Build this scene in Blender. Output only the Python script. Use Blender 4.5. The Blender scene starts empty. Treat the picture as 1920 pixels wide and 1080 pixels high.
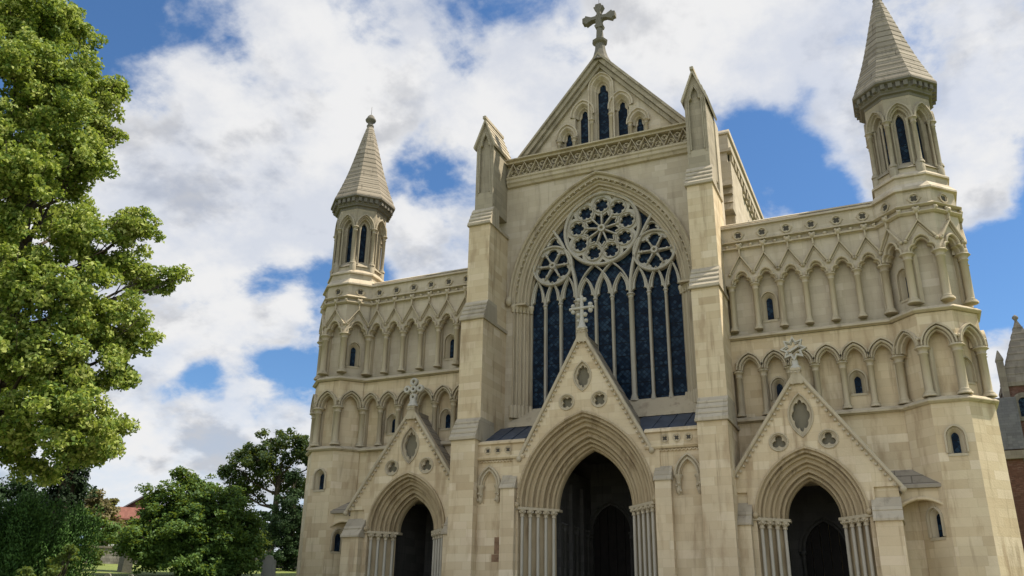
import bpy, bmesh, math, random
import numpy as np
from mathutils import Vector, Matrix, noise as mnoise
from mathutils.geometry import tessellate_polygon
from math import sin, cos, pi, sqrt, radians, atan2, asin, acos
random.seed(7); np.random.seed(7)
S = bpy.context.scene
C = S.collection

# ------------------------------------------------------------------ camera
F_PX, YAW, PITCH, ROLL = 1615.08, -0.42920691, 0.37777221, 0.01726697
CAM = (12.56797, -37.23530, 0.0)
def cam_axes():
    f = Vector((sin(YAW)*cos(PITCH), cos(YAW)*cos(PITCH), sin(PITCH)))
    r = Vector((cos(YAW), -sin(YAW), 0)); u = r.cross(f)
    c, s = cos(ROLL), sin(ROLL)
    return c*r + s*u, -s*r + c*u, f
cd = bpy.data.cameras.new('camera'); cam = bpy.data.objects.new('camera', cd); C.objects.link(cam)
r_, u_, f_ = cam_axes()
cam.matrix_world = Matrix(((r_.x, u_.x, -f_.x, CAM[0]), (r_.y, u_.y, -f_.y, CAM[1]), (r_.z, u_.z, -f_.z, CAM[2]), (0, 0, 0, 1)))
cd.sensor_width = 36; cd.lens = F_PX/1920*36; cd.clip_end = 3000; cd.clip_start = 0.1
S.camera = cam

# ------------------------------------------------------------------ sun, sky, exposure
SUN_EL, SUN_BEHIND = radians(58), radians(25)       # sun stands to the right of the front and a little behind it
sd = Vector((cos(SUN_EL)*cos(SUN_BEHIND), cos(SUN_EL)*sin(SUN_BEHIND), sin(SUN_EL)))
sl = bpy.data.lights.new('sun', 'SUN'); so = bpy.data.objects.new('sun', sl); C.objects.link(so)
sl.energy = 5.0; sl.angle = radians(0.53); sl.color = (1.0, 0.92, 0.79)
so.rotation_euler = sd.to_track_quat('Z', 'Y').to_euler(); so.location = (60, 20, 80)
S.view_settings.view_transform = 'Standard'; S.view_settings.look = 'None'
S.view_settings.exposure = 0.68; S.view_settings.gamma = 1

W = bpy.data.worlds.new('World'); S.world = W; W.use_nodes = True
class G:
    """small node-graph helper"""
    def __init__(s, nt): s.nt = nt; s.n = nt.nodes; s.l = nt.links
    def new(s, t, ins=None, **kw):
        nd = s.n.new(t)
        for k, v in kw.items(): setattr(nd, k, v)
        for k, v in (ins or {}).items(): s.put(nd.inputs[k], v)
        return nd
    def put(s, sock, v):
        if isinstance(v, bpy.types.NodeSocket): s.l.new(v, sock)
        else: sock.default_value = v
    def m(s, op, a, b=None, c=None, clamp=False):
        nd = s.n.new('ShaderNodeMath'); nd.operation = op; nd.use_clamp = clamp
        for i, v in enumerate((a, b, c)):
            if v is not None: s.put(nd.inputs[i], v)
        return nd.outputs[0]
    def vm(s, op, a, b=None, scale=None):
        nd = s.n.new('ShaderNodeVectorMath'); nd.operation = op
        s.put(nd.inputs[0], a)
        if b is not None: s.put(nd.inputs[1], b)
        if scale is not None: s.put(nd.inputs['Scale'], scale)
        return nd.outputs['Value'] if op in ('DOT_PRODUCT', 'LENGTH') else nd.outputs[0]
    def noise(s, vec, scale, detail=4, rough=0.55, dist=0.0, out=0):
        nd = s.new('ShaderNodeTexNoise', {'Vector': vec, 'Scale': scale, 'Detail': detail, 'Roughness': rough, 'Distortion': dist})
        return nd.outputs[out]
    def ramp(s, fac, stops, interp='LINEAR'):
        nd = s.n.new('ShaderNodeValToRGB'); s.put(nd.inputs[0], fac); cr = nd.color_ramp; cr.interpolation = interp
        while len(cr.elements) < len(stops): cr.elements.new(0.5)
        for e, (p, c) in zip(cr.elements, stops):
            e.position = p; e.color = (*c, 1) if not isinstance(c, (int, float)) else (c, c, c, 1)
        return nd.outputs[0]
    def mix(s, fac, a, b, mode='MIX'):
        nd = s.n.new('ShaderNodeMix'); nd.data_type = 'RGBA'; nd.blend_type = mode
        s.put(nd.inputs['Factor'], fac)
        for k, v in ((6, a), (7, b)):
            s.put(nd.inputs[k], v if isinstance(v, bpy.types.NodeSocket) else ((*v, 1) if len(v) == 3 else v))
        return nd.outputs[2]
    def sstep(s, v, lo, hi, a=0.0, b=1.0):
        nd = s.new('ShaderNodeMapRange', {'Value': v, 'From Min': lo, 'From Max': hi, 'To Min': a, 'To Max': b})
        nd.interpolation_type = 'SMOOTHSTEP'; return nd.outputs[0]

def build_sky():
    g = G(W.node_tree); g.n.clear()
    sky = g.new('ShaderNodeTexSky', sky_type='NISHITA'); sky.sun_disc = False
    sky.sun_elevation = SUN_EL; sky.sun_rotation = atan2(sd.x, sd.y); sky.altitude = 100
    sky.air_density = 1.0; sky.dust_density = 0.1; sky.ozone_density = 5.0
    d = g.new('ShaderNodeTexCoord').outputs['Generated']
    sep = g.new('ShaderNodeSeparateXYZ', {0: d}); z = g.m('MAXIMUM', sep.outputs[2], 0.0)
    k = g.m('DIVIDE', 1.0, g.m('ADD', z, 0.50))
    p = g.vm('SCALE', d, scale=k)                         # cloud deck seen in perspective
    big = g.noise(g.vm('ADD', p, (3.7, 1.3, 0.4)), 3.1, 8, 0.56, 0.1)
    bigup = g.noise(g.vm('ADD', g.vm('SCALE', g.vm('ADD', d, (0.02, 0.01, 0.05)), scale=k), (3.7, 1.3, 0.4)), 3.1, 8, 0.56, 0.1)
    fine = g.noise(p, 9.5, 9, 0.58, 0.15)
    v = g.m('ADD', g.m('MULTIPLY', big, 1.1), g.m('MULTIPLY', fine, 1.15))
    v = g.m('MULTIPLY', g.m('SUBTRACT', v, 1.125), 1.5); v = g.m('ADD', v, 0.22)
    # openings of blue (negative) and banks of cloud (positive): sky direction, angular radius in degrees, weight
    for (x, y, zz, rad, w) in CLOUDS:
        dt = g.vm('DOT_PRODUCT', d, (x, y, zz))
        v = g.m('ADD', v, g.m('MULTIPLY', g.sstep(dt, cos(radians(rad*1.75)), cos(radians(rad*0.25))), w*0.44))
    thin = g.sstep(g.noise(g.vm('ADD', p, (5.3, 2.9, 8.8)), 6.5, 7, 0.6), 0.36, 0.60, 0.74, 1.0)
    mask = g.m('MULTIPLY', g.sstep(v, -0.04, 0.38), thin)
    puff = g.noise(g.vm('ADD', p, (0.9, 7.1, 2.2)), 5.2, 7, 0.6, 0.2)
    relief = g.m('MULTIPLY', g.m('SUBTRACT', big, bigup), 2.2)       # tops lit, bases grey
    lit = g.sstep(g.m('ADD', g.m('ADD', puff, relief), g.m('MULTIPLY', g.m('SUBTRACT', fine, 0.5), 0.6)), 0.34, 0.62)
    col = g.mix(lit, (0.60, 0.612, 0.645), (0.90, 0.90, 0.905))
    col = g.mix(g.sstep(v, 0.2, 0.5, 1.0, 0.0), col, (0.80, 0.82, 0.86))
    # unseen clouds facing the west front are brightened to fill its shaded walls
    front = g.sstep(g.vm('DOT_PRODUCT', d, tuple(-Vector((sd.x*0.35, 1.0, 0)).normalized())), -0.15, 0.9, 1.0, 2.6)
    hs = g.new('ShaderNodeHueSaturation', {'Saturation': 1.12, 'Color': sky.outputs[0]})
    b1 = g.new('ShaderNodeBackground', {0: hs.outputs[0], 1: 0.09})
    b2 = g.new('ShaderNodeBackground', {0: col, 1: g.m('MULTIPLY', front, 0.60)})
    mx = g.new('ShaderNodeMixShader', {0: mask, 1: b1.outputs[0], 2: b2.outputs[0]})
    out = g.new('ShaderNodeOutputWorld', {0: mx.outputs[0]})
CLOUDS = [(-0.663,0.486,0.569,5.7,-1),(-0.589,0.545,0.597,1.7,-0.36),(-0.468,0.633,0.617,1.9,-0.36),(-0.712,0.491,0.502,3.7,-0.32),(-0.633,0.529,0.565,2.0,0.48),(-0.574,0.605,0.551,1.7,-0.18),(-0.469,0.741,0.480,2.0,-0.5),(-0.593,0.719,0.363,2.4,-0.65),(-0.652,0.675,0.345,2.0,-0.5),(-0.701,0.623,0.346,1.3,-0.36),(-0.527,0.770,0.359,2.0,-0.43),(-0.556,0.747,0.364,2.0,-0.43),(-0.688,0.657,0.307,1.3,-0.36),(-0.654,0.714,0.250,2.4,-0.72),(-0.695,0.682,0.227,2.0,-0.5),(-0.604,0.748,0.275,1.7,-0.58),(-0.616,0.749,0.246,1.7,-0.43),(-0.726,0.654,0.215,1.7,-0.29),(-0.035,0.827,0.561,1.3,-0.43),(-0.095,0.866,0.491,2.4,-0.65),(-0.058,0.856,0.514,2.0,-0.58),(-0.130,0.882,0.453,2.0,-0.5),(-0.039,0.886,0.463,1.7,-0.36),(0.137,0.883,0.448,1.7,-0.36),(0.102,0.936,0.336,3.0,-1.1),(0.132,0.917,0.376,1.3,-0.29),(0.101,0.949,0.300,2.4,-0.7),(-0.429,0.786,0.446,2.0,-0.43),(-0.335,0.691,0.640,1.7,-0.36),(-0.527,0.646,0.552,1.3,-0.22),(-0.681,0.582,0.444,5.1,0.8),(-0.645,0.646,0.409,3.0,0.64),(-0.667,0.555,0.498,3.0,0.56),(-0.573,0.673,0.468,3.7,0.72),(-0.533,0.646,0.546,4.0,0.48),(-0.574,0.581,0.577,3.0,0.48),(-0.403,0.712,0.574,5.1,0.5),(-0.487,0.766,0.420,1.7,0.7),(-0.466,0.811,0.355,1.7,0.5),(-0.637,0.711,0.299,2.5,0.72),(-0.710,0.647,0.276,2.0,0.56),(-0.590,0.741,0.322,1.7,0.48),(-0.734,0.661,0.155,4.7,0.88),(-0.657,0.728,0.196,3.0,0.8),(-0.608,0.763,0.218,1.7,0.56),(-0.705,0.699,0.120,3.0,0.64),(0.097,0.841,0.533,5.1,0.7),(-0.006,0.809,0.588,2.0,0.4),(-0.080,0.795,0.601,3.4,0.6),(0.093,0.894,0.439,2.0,0.7),(0.040,0.890,0.455,2.0,0.5),(0.111,0.912,0.395,1.3,0.7),(-0.098,0.893,0.439,1.3,0.4),(0.100,0.961,0.258,1.7,0.9),(-0.172,0.772,0.612,3.4,0.6),(-0.760,0.532,0.373,2.0,0.48),(-0.805,0.574,0.149,2.7,0.56),(-0.048,0.844,0.535,2.0,0.55),(-0.022,0.868,0.496,1.7,0.55),(-0.108,0.851,0.513,1.3,0.4),(-0.077,0.880,0.468,1.5,0.35),(-0.099,0.895,0.434,2.0,0.6),(0.108,0.955,0.278,1.7,0.5),(0.111,0.924,0.365,1.3,0.35),(-0.642,0.710,0.287,1.7,0.3)]
build_sky()

# ------------------------------------------------------------------ materials
M = {}
def newmat(name):
    m = bpy.data.materials.new(name); m.use_nodes = True; g = G(m.node_tree); g.n.clear()
    b = g.new('ShaderNodeBsdfPrincipled'); o = g.new('ShaderNodeOutputMaterial', {0: b.outputs[0]})
    M[name] = m; return g, b
def bump(g, b, h, strength, dist=0.05):
    bp = g.new('ShaderNodeBump', {'Height': h, 'Strength': strength, 'Distance': dist}); g.l.new(bp.outputs[0], b.inputs['Normal'])

def stone(name, tones, stain, bw=0.78, bh=0.33, stain_amt=0.5, joints=0.35, blocks=True, jw=.008):
    g, b = newmat(name)
    geo = g.new('ShaderNodeNewGeometry'); P = geo.outputs['Position']; N = geo.outputs['True Normal']
    if blocks:
        t = g.vm('NORMALIZE', g.vm('CROSS_PRODUCT', (0, 0, 1), N))
        u = g.vm('DOT_PRODUCT', P, t); v = g.new('ShaderNodeSeparateXYZ', {0: P}).outputs[2]
        rowf = g.m('DIVIDE', v, bh); row = g.m('FLOOR', rowf)
        rr = g.new('ShaderNodeTexWhiteNoise', {'W': row}, noise_dimensions='1D').outputs[0]
        colf = g.m('ADD', g.m('DIVIDE', u, g.m('MULTIPLY', g.m('ADD', g.m('MULTIPLY', rr, 0.5), 0.75), bw)), g.m('MULTIPLY', rr, 7.3))
        col = g.m('FLOOR', colf)
        wn = g.new('ShaderNodeTexWhiteNoise', {'Vector': g.new('ShaderNodeCombineXYZ', {0: row, 1: col}).outputs[0]}, noise_dimensions='2D').outputs[0]
        fu = g.m('FRACT', colf); fv = g.m('FRACT', rowf)
        jv = g.m('MINIMUM', g.m('MULTIPLY', g.m('MINIMUM', fu, g.m('SUBTRACT', 1.0, fu)), bw), g.m('MULTIPLY', g.m('MINIMUM', fv, g.m('SUBTRACT', 1.0, fv)), bh))
        joint = g.m('LESS_THAN', jv, jw)
        base = wn
    else:
        base = g.noise(P, 1.3, 3); joint = 0.0; jv = None
    n1 = g.noise(P, 0.55, 5, 0.6); n2 = g.noise(P, 14.0, 4, 0.65); n3 = g.noise(g.vm('MULTIPLY', P, (1.6, 1.6, 0.35)), 1.1, 5, 0.6)
    f = g.m('ADD', g.m('MULTIPLY', base, 0.46 if blocks else 0.5), g.m('MULTIPLY', n1, 0.55 if blocks else 0.5), clamp=True)
    n = len(tones)
    c = g.ramp(f, [(0.12 + 0.76*i/(n-1), t) for i, t in enumerate(tones)])
    if blocks:      # odd replaced blocks, lighter or browner than their neighbours
        wn2 = g.new('ShaderNodeTexWhiteNoise', {'Vector': g.new('ShaderNodeCombineXYZ', {0: col, 1: row}).outputs[0]}, noise_dimensions='2D').outputs[0]
        c = g.mix(g.m('MULTIPLY', g.m('GREATER_THAN', wn2, .93), .4), c, tuple(min(1, x*1.18) for x in tones[-1]))
        c = g.mix(g.m('MULTIPLY', g.m('LESS_THAN', wn2, .09), .38), c, tuple(.5*a+.5*b_ for a, b_ in zip(tones[0], stain)))
    n4 = g.noise(g.vm('MULTIPLY', P, (2.2, 2.2, .16)), 1.4, 5, .62)      # rain streaks
    c = g.mix(g.sstep(n4, .55, .72, 0.0, min(1.0, stain_amt*1.0)), c, tuple(.75*x for x in stain))
    n5 = g.noise(g.vm('ADD', P, (9.1, 4.2, 1.7)), .33, 6, .62)           # broad grey green weathering
    c = g.mix(g.sstep(n5, .48, .68, 0.0, .38 if blocks else .2), c, tuple(.80*x for x in (tones[1][0]*.97, tones[1][1]*.985, tones[1][2]*1.04)))
    c = g.mix(g.m('MULTIPLY', g.sstep(n3, 0.52, 0.72), stain_amt), c, stain)
    c = g.mix(g.sstep(n2, 0.2, 0.8, 0.0, 0.35), c, (0.5, 0.5, 0.5), 'SOFT_LIGHT')
    if blocks: c = g.mix(g.m('MULTIPLY', joint, joints), c, tuple(0.45*x for x in tones[0]))
    g.put(b.inputs['Base Color'], c); b.inputs['Roughness'].default_value = 0.88
    b.inputs['Specular IOR Level'].default_value = 0.2
    bump(g, b, g.m('ADD', n2, g.m('MULTIPLY', n1, 2.0)), 0.35, 0.03)

stone('stone_lower', [(.435,.335,.20), (.505,.40,.25), (.54,.435,.28), (.575,.475,.31), (.58,.485,.35)], (.31,.22,.125), stain_amt=.65, bw=.85, bh=.34, joints=.18)
stone('stone_upper', [(.37,.31,.222), (.42,.356,.255), (.45,.382,.276), (.475,.407,.298), (.48,.417,.325)], (.29,.24,.165), bw=.85, bh=.34, joints=.18)
stone('stone_carved', [(.35,.295,.20), (.415,.35,.24), (.45,.385,.27)], (.24,.19,.125), blocks=False, stain_amt=.55)
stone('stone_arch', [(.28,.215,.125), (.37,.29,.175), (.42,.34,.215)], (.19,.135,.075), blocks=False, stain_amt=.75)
stone('stone_roof', [(.20,.17,.125), (.255,.22,.165), (.29,.25,.19)], (.14,.12,.085), bw=2.6, bh=.36, joints=.75, jw=.022)
stone('stone_slab', [(.31,.265,.19), (.38,.325,.235), (.43,.37,.27)], (.21,.175,.12), bw=1.0, bh=1.5)
stone('stone_grey', [(.12,.108,.087), (.15,.137,.11), (.18,.163,.132)], (.12,.11,.085), blocks=False)
stone('shaft_pale', [(.34,.305,.24), (.40,.365,.29), (.43,.40,.33)], (.25,.21,.15), blocks=False, stain_amt=.4)
stone('stone_pale', [(.36,.33,.265), (.43,.40,.33), (.46,.43,.36)], (.26,.25,.20), blocks=False, stain_amt=.4)
stone('brick_dark', [(.06,.035,.026), (.10,.05,.035), (.12,.06,.045), (.15,.10,.08)], (.05,.035,.03), bw=.24, bh=.075, stain_amt=.5)
stone('stone_dark', [(.14,.12,.095), (.19,.165,.13), (.22,.195,.155)], (.09,.08,.065), bw=.9, bh=.38)
stone('stone_inner_shade', [(.055,.052,.047), (.075,.07,.063), (.095,.09,.08)], (.035,.032,.03), bw=.9, bh=.38)  # porch interior stone, darkened in colour to stand in for the shade inside
stone('flint', [(.10,.095,.085), (.19,.175,.15), (.27,.25,.22), (.33,.31,.28)], (.10,.09,.07), bw=.24, bh=.17, joints=.6)
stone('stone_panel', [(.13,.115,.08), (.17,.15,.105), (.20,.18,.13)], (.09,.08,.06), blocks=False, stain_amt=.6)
stone('stone_hollow_shade', [(.05,.045,.035), (.07,.062,.048), (.09,.08,.06)], (.04,.035,.028), blocks=False)  # near-black tone standing in for shade in the quatrefoil centres
stone('stone_old', [(.26,.225,.16), (.32,.275,.195), (.36,.31,.225)], (.18,.15,.105), stain_amt=.6, bw=.85, bh=.34, joints=.3)
stone('headstone', [(.16,.155,.13), (.20,.19,.155), (.23,.22,.18)], (.11,.115,.08), blocks=False, stain_amt=.7)
stone('roof_tile', [(.13,.055,.04), (.17,.07,.05), (.21,.095,.07)], (.17,.08,.055), bw=.25, bh=.18)
stone('roof_slate', [(.10,.10,.11), (.13,.13,.14), (.16,.16,.165)], (.08,.08,.08), bw=.4, bh=.2)

def simple(name, color, rough=.6, metal=0, spec=.5, var=.25, scale=3, color2=None):
    g, b = newmat(name)
    P = g.new('ShaderNodeNewGeometry').outputs['Position']
    n = g.noise(P, scale, 5, .6)
    c = g.mix(g.sstep(n, .3, .7), tuple(x*(1-var) for x in color), color2 or tuple(min(1, x*(1+var)) for x in color))
    g.put(b.inputs['Base Color'], c); b.inputs['Roughness'].default_value = rough; b.inputs['Metallic'].default_value = metal
    b.inputs['Specular IOR Level'].default_value = spec
    bump(g, b, n, .15, .02); return g, b
simple('lead', (.045,.056,.075), .55, 0, .35, .3, 1.5)
simple('door_wood', (.014,.011,.009), .7, 0, .2)
simple('iron', (.03,.033,.035), .6)
simple('white_paint', (.75,.76,.76), .35)
simple('bark', (.055,.043,.03), .9, 0, .2, .4, 6)
simple('stain_brown', (.20,.125,.075), .9, 0, .2, .25, 5)
simple('chimney_brick', (.16,.075,.05), .9)
simple('tyre_rubber', (.02,.02,.02), .8)

def glass():
    g, b = newmat('leaded_glass')
    P = g.new('ShaderNodeNewGeometry').outputs['Position']; s = g.new('ShaderNodeSeparateXYZ', {0: P})
    u = g.m('ADD', s.outputs[0], s.outputs[1])
    a1 = g.m('FRACT', g.m('MULTIPLY', g.m('ADD', u, s.outputs[2]), 4.2)); a2 = g.m('FRACT', g.m('MULTIPLY', g.m('SUBTRACT', u, s.outputs[2]), 4.2))
    lines = g.m('MAXIMUM', g.m('LESS_THAN', a1, .12), g.m('LESS_THAN', a2, .12))
    bar = g.m('LESS_THAN', g.m('FRACT', g.m('MULTIPLY', s.outputs[2], 1.45)), .06)
    c1 = g.m('FLOOR', g.m('MULTIPLY', g.m('ADD', u, s.outputs[2]), 4.2)); c2 = g.m('FLOOR', g.m('MULTIPLY', g.m('SUBTRACT', u, s.outputs[2]), 4.2))
    wn = g.new('ShaderNodeTexWhiteNoise', {'Vector': g.new('ShaderNodeCombineXYZ', {0: c1, 1: c2}).outputs[0]}, noise_dimensions='2D').outputs[0]
    n = g.noise(P, 1.6, 4)
    f = g.m('ADD', g.m('MULTIPLY', wn, .6), g.m('MULTIPLY', n, .5), clamp=True)
    c = g.ramp(f, [(.15, (.002,.006,.013)), (.5, (.005,.015,.032)), (.85, (.022,.044,.070))])
    c = g.mix(g.m('MAXIMUM', lines, bar), c, (.005,.006,.008))
    g.put(b.inputs['Base Color'], c); b.inputs['Roughness'].default_value = .40; b.inputs['Specular IOR Level'].default_value = .06
    bump(g, b, g.m('ADD', wn, n), .25, .01)
glass()

def leaf(name, tones, trans=.35, patch=None):
    g, b = newmat(name)
    geo = g.new('ShaderNodeNewGeometry'); R = geo.outputs['Random Per Island']; P = geo.outputs['Position']
    n = g.noise(P, .8, 3)
    f = g.m('ADD', g.m('MULTIPLY', R, .65), g.m('MULTIPLY', g.m('SUBTRACT', n, .5), 1.1)); f = g.m('ADD', f, .18, clamp=True)
    k = len(tones); c = g.ramp(f, [(i/(k-1), t) for i, t in enumerate(tones)])
    g.put(b.inputs['Base Color'], c); b.inputs['Roughness'].default_value = .6; b.inputs['Specular IOR Level'].default_value = .25 if trans > .3 else .12
    tr = g.new('ShaderNodeBsdfTranslucent', {0: g.mix(.5, c, (.30,.36,.03), 'MIX') if trans > .2 else c})
    mx = g.new('ShaderNodeMixShader', {0: trans, 1: b.outputs[0], 2: tr.outputs[0]})
    o = [x for x in g.n if x.type == 'OUTPUT_MATERIAL'][0]; g.l.new(mx.outputs[0], o.inputs[0])
leaf('leaf_lime', [(.038,.085,.014), (.095,.165,.027), (.21,.285,.05), (.38,.43,.11), (.50,.53,.20)], .38)
leaf('leaf_yew', [(.022,.052,.012), (.04,.088,.018), (.075,.14,.03)], .18)
leaf('leaf_green', [(.035,.075,.018), (.07,.135,.028), (.125,.20,.045)], .32)
leaf('leaf_dark', [(.018,.036,.013), (.03,.058,.02), (.048,.082,.028)], .2)
leaf('leaf_far', [(.022,.042,.018), (.036,.062,.024), (.055,.088,.03)], .25)
leaf('leaf_tan', [(.10,.085,.04), (.17,.14,.07), (.24,.20,.11)], .25)
leaf('leaf_shrub', [(.045,.075,.02), (.075,.11,.028), (.10,.14,.04)], .3)
leaf('leaf_ivy', [(.008,.018,.007), (.015,.03,.010), (.022,.04,.014)], .1)

def lawn():
    g, b = newmat('lawn_grass')
    P = g.new('ShaderNodeNewGeometry').outputs['Position']
    n = g.noise(P, .5, 6, .65); n2 = g.noise(P, 9, 4, .7)
    c = g.ramp(g.m('ADD', g.m('MULTIPLY', n, .6), g.m('MULTIPLY', n2, .4)), [(.3, (.07,.10,.02)), (.5, (.13,.165,.03)), (.7, (.20,.215,.05))])
    g.put(b.inputs['Base Color'], c); b.inputs['Roughness'].default_value = .9; bump(g, b, n2, .6, .08)
lawn()
stone('paving', [(.16,.145,.12), (.20,.18,.15), (.23,.21,.175)], (.13,.115,.095), bw=.6, bh=.6, blocks=False)

# ------------------------------------------------------------------ mesh helpers
class MB:
    """collects shapes in a local frame (u along, y into the wall, z up) and links them as ONE mesh object"""
    def __init__(s, T=None): s.V = []; s.F = []; s.SM = []; s.T = T or (lambda u, y, z: (u, y, z))
    def add(s, v, f, smooth=False, raw=False):
        o = len(s.V); s.V += [tuple(p) if raw else s.T(*p) for p in v]
        s.F += [tuple(i+o for i in q) for q in f]; s.SM += [smooth]*len(f)
    def box(s, u0, u1, y0, y1, z0, z1):
        v = [(u, y, z) for z in (z0, z1) for y in (y0, y1) for u in (u0, u1)]
        s.add(v, [(0,2,3,1), (4,5,7,6), (0,1,5,4), (1,3,7,5), (3,2,6,7), (2,0,4,6)])
    def plate(s, outer, holes, y0, y1):
        loops = [outer] + list(holes); flat = [p for l in loops for p in l]; n = len(flat)
        tris = tessellate_polygon([[Vector((p[0], p[1], 0)) for p in l] for l in loops])
        v = [(p[0], y0, p[1]) for p in flat] + [(p[0], y1, p[1]) for p in flat]; f = []
        for a, b, c in tris: f += [(a, b, c), (c+n, b+n, a+n)]
        o = 0
        for l in loops:
            k = len(l)
            f += [(o+i, o+(i+1) % k, n+o+(i+1) % k, n+o+i) for i in range(k)]; o += k
        s.add(v, f)
    def yz(s, poly, u0, u1):
        n = len(poly); v = [(u, y, z) for u in (u0, u1) for (y, z) in poly]
        tris = tessellate_polygon([[Vector((p[0], p[1], 0)) for p in poly]])
        f = [t for t in tris] + [tuple(i+n for i in reversed(t)) for t in tris]
        f += [(i, (i+1) % n, n+(i+1) % n, n+i) for i in range(n)]; s.add(v, f)
    def loft(s, rows, closed=False, smooth=False):
        n = len(rows[0]); v = [p for r in rows for p in r]; f = []
        for i in range(len(rows)-1):
            for j in range(n if closed else n-1):
                a, b = i*n+j, i*n+(j+1) % n; f.append((a, b, b+n, a+n))
        s.add(v, f, smooth)
    def bar(s, path, w, y0, y1, closed=False, bev=0.0):
        """rectangular bar following a path in the wall plane"""
        n = len(path); L = []
        for i in range(n):
            a = path[(i-1) % n] if closed or i else path[0]; b = path[(i+1) % n] if closed or i < n-1 else path[-1]
            d = Vector((b[0]-a[0], b[1]-a[1])); d = d.normalized() if d.length > 1e-9 else Vector((1, 0)); L.append(Vector((-d.y, d.x)))
        prof = [(-.5, y1), (-.5, y0+bev), (-.5+bev/w, y0), (.5-bev/w, y0), (.5, y0+bev), (.5, y1)] if bev else [(-.5, y1), (-.5, y0), (.5, y0), (.5, y1)]
        rows = [[(p[0]+L[i].x*w*q, y, p[1]+L[i].y*w*q) for q, y in prof] for i, p in enumerate(path)]
        if closed: rows.append(rows[0])
        s.loft(rows, closed=True)
        if not closed: s.add(rows[0]+rows[-1], [tuple(range(len(prof))), tuple(range(2*len(prof)-1, len(prof)-1, -1))])
    def lathe(s, u, y, prof, n=10, smooth=True):
        rows = [[(u+r*cos(2*pi*k/n), y+r*sin(2*pi*k/n), z) for k in range(n)] for r, z in prof]
        s.loft(rows, closed=True, smooth=smooth)
        s.add(rows[0]+rows[-1], [tuple(range(n)), tuple(range(2*n-1, n-1, -1))])
    def ball(s, u, y, z, r, rz=None, n=6):
        rz = rz or r; s.lathe(u, y, [(r*sin(pi*k/4)+.001, z-rz*cos(pi*k/4)) for k in range(5)], n)
    def tube(s, pts, rad, n=6, raw=True):
        rows = []; P = [Vector(p) for p in pts]
        for i, p in enumerate(P):
            d = (P[min(i+1, len(P)-1)]-P[max(i-1, 0)]).normalized(); a = d.orthogonal().normalized(); b = d.cross(a)
            if rows:
                q = Vector(rows[-1][0])-P[i-1]; a = (q-d*q.dot(d)).normalized(); b = d.cross(a)
            r = rad[i] if isinstance(rad, (list, tuple)) else rad
            rows.append([tuple(p+a*r*cos(2*pi*k/n)+b*r*sin(2*pi*k/n)) for k in range(n)])
        v = [p for r in rows for p in r]; f = []
        for i in range(len(rows)-1):
            for j in range(n): f.append((i*n+j, i*n+(j+1) % n, (i+1)*n+(j+1) % n, (i+1)*n+j))
        f += [tuple(range(n)), tuple(range(len(v)-1, len(v)-1-n, -1))]
        s.add(v, f, True, raw=raw)
    def ngon_ring(s, c, rings, n=8, rot=pi/8, sides=None):
        """stack of regular polygons: rings = [(apothem, z)...], world space"""
        k = 1/cos(pi/n)
        rows = [[(c[0]+a*k*cos(rot+2*pi*i/n), c[1]+a*k*sin(rot+2*pi*i/n), z) for i in range(n)] for a, z in rings]
        o = len(s.V); s.V += [p for r in rows for p in r]
        for i in range(len(rows)-1):
            for j in range(n): s.F.append((o+i*n+j, o+i*n+(j+1) % n, o+(i+1)*n+(j+1) % n, o+(i+1)*n+j)); s.SM.append(False)
        s.F += [tuple(range(o+n-1, o-1, -1)), tuple(range(len(s.V)-n, len(s.V)))]; s.SM += [False, False]
    def build(s, name, mat, parent=None):
        me = bpy.data.meshes.new(name); me.from_pydata(s.V, [], s.F); me.validate()
        if len(me.polygons) == len(s.SM): me.polygons.foreach_set('use_smooth', s.SM)
        bm = bmesh.new(); bm.from_mesh(me); bmesh.ops.recalc_face_normals(bm, faces=bm.faces); bm.to_mesh(me); bm.free()
        me.materials.append(M[mat]); o = bpy.data.objects.new(name, me); C.objects.link(o)
        if parent: o.parent = parent; o.matrix_parent_inverse = Matrix.Translation(-Vector(root_loc(parent)))
        return o
def root_loc(p):
    return Vector(p.location) if p.type == 'EMPTY' else Vector((0, 0, 0))
def empty(name, loc, label=None, cat=None, group=None, parent=None):
    o = bpy.data.objects.new(name, None); o.location = loc; C.objects.link(o); o.empty_display_size = .3
    if parent: o.parent = parent
    if label: tag(o, label, cat, group)
    return o
def tag(o, label=None, cat=None, group=None, kind=None):
    for k, v in (('label', label), ('category', cat), ('group', group), ('kind', kind)):
        if v: o[k] = v
    return o

# ------------------------------------------------------------------ arches
def arc_apex(a, h):
    R = (a*a+h*h)/(2*a); return R, R-a
def arch_pts(cx, a, z0, h, o=0.0, n=14):
    """pointed arch over half-width a rising h, offset outward by o (same centres)"""
    R, k = arc_apex(a, h); R2 = R+o; th = acos(max(-1, min(1, k/R2)))     # angle at apex from centre (k,0)
    left = [(cx+k-R2*cos(th*i/n), z0+R2*sin(th*i/n)) for i in range(n+1)]
    right = [(2*cx-u, z) for u, z in reversed(left[:-1])]
    return left+right
def with_jambs(pts, zb): return [(pts[0][0], zb)] + pts + [(pts[-1][0], zb)]
def trefoil(cx, a, z0, h, n=5):
    """three-lobed arch opening of half-width a, rise h"""
    r1 = a*.40; L = [(-a+r1-r1*cos(.56*pi*i/n), z0+h*.10+r1*1.05*sin(.56*pi*i/n)) for i in range(n+1)]
    L = [(-a, z0)] + L
    zc = L[-1][1]; a2 = a*.66; hh = h-(zc-z0); top = arch_pts(0, a2, zc+.02, hh-.02, 0, n+2)
    left = L + top[:n+3]
    right = [(-u, z) for u, z in reversed(left[:-1])]
    return [(cx+u, z) for u, z in left+right]
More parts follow.
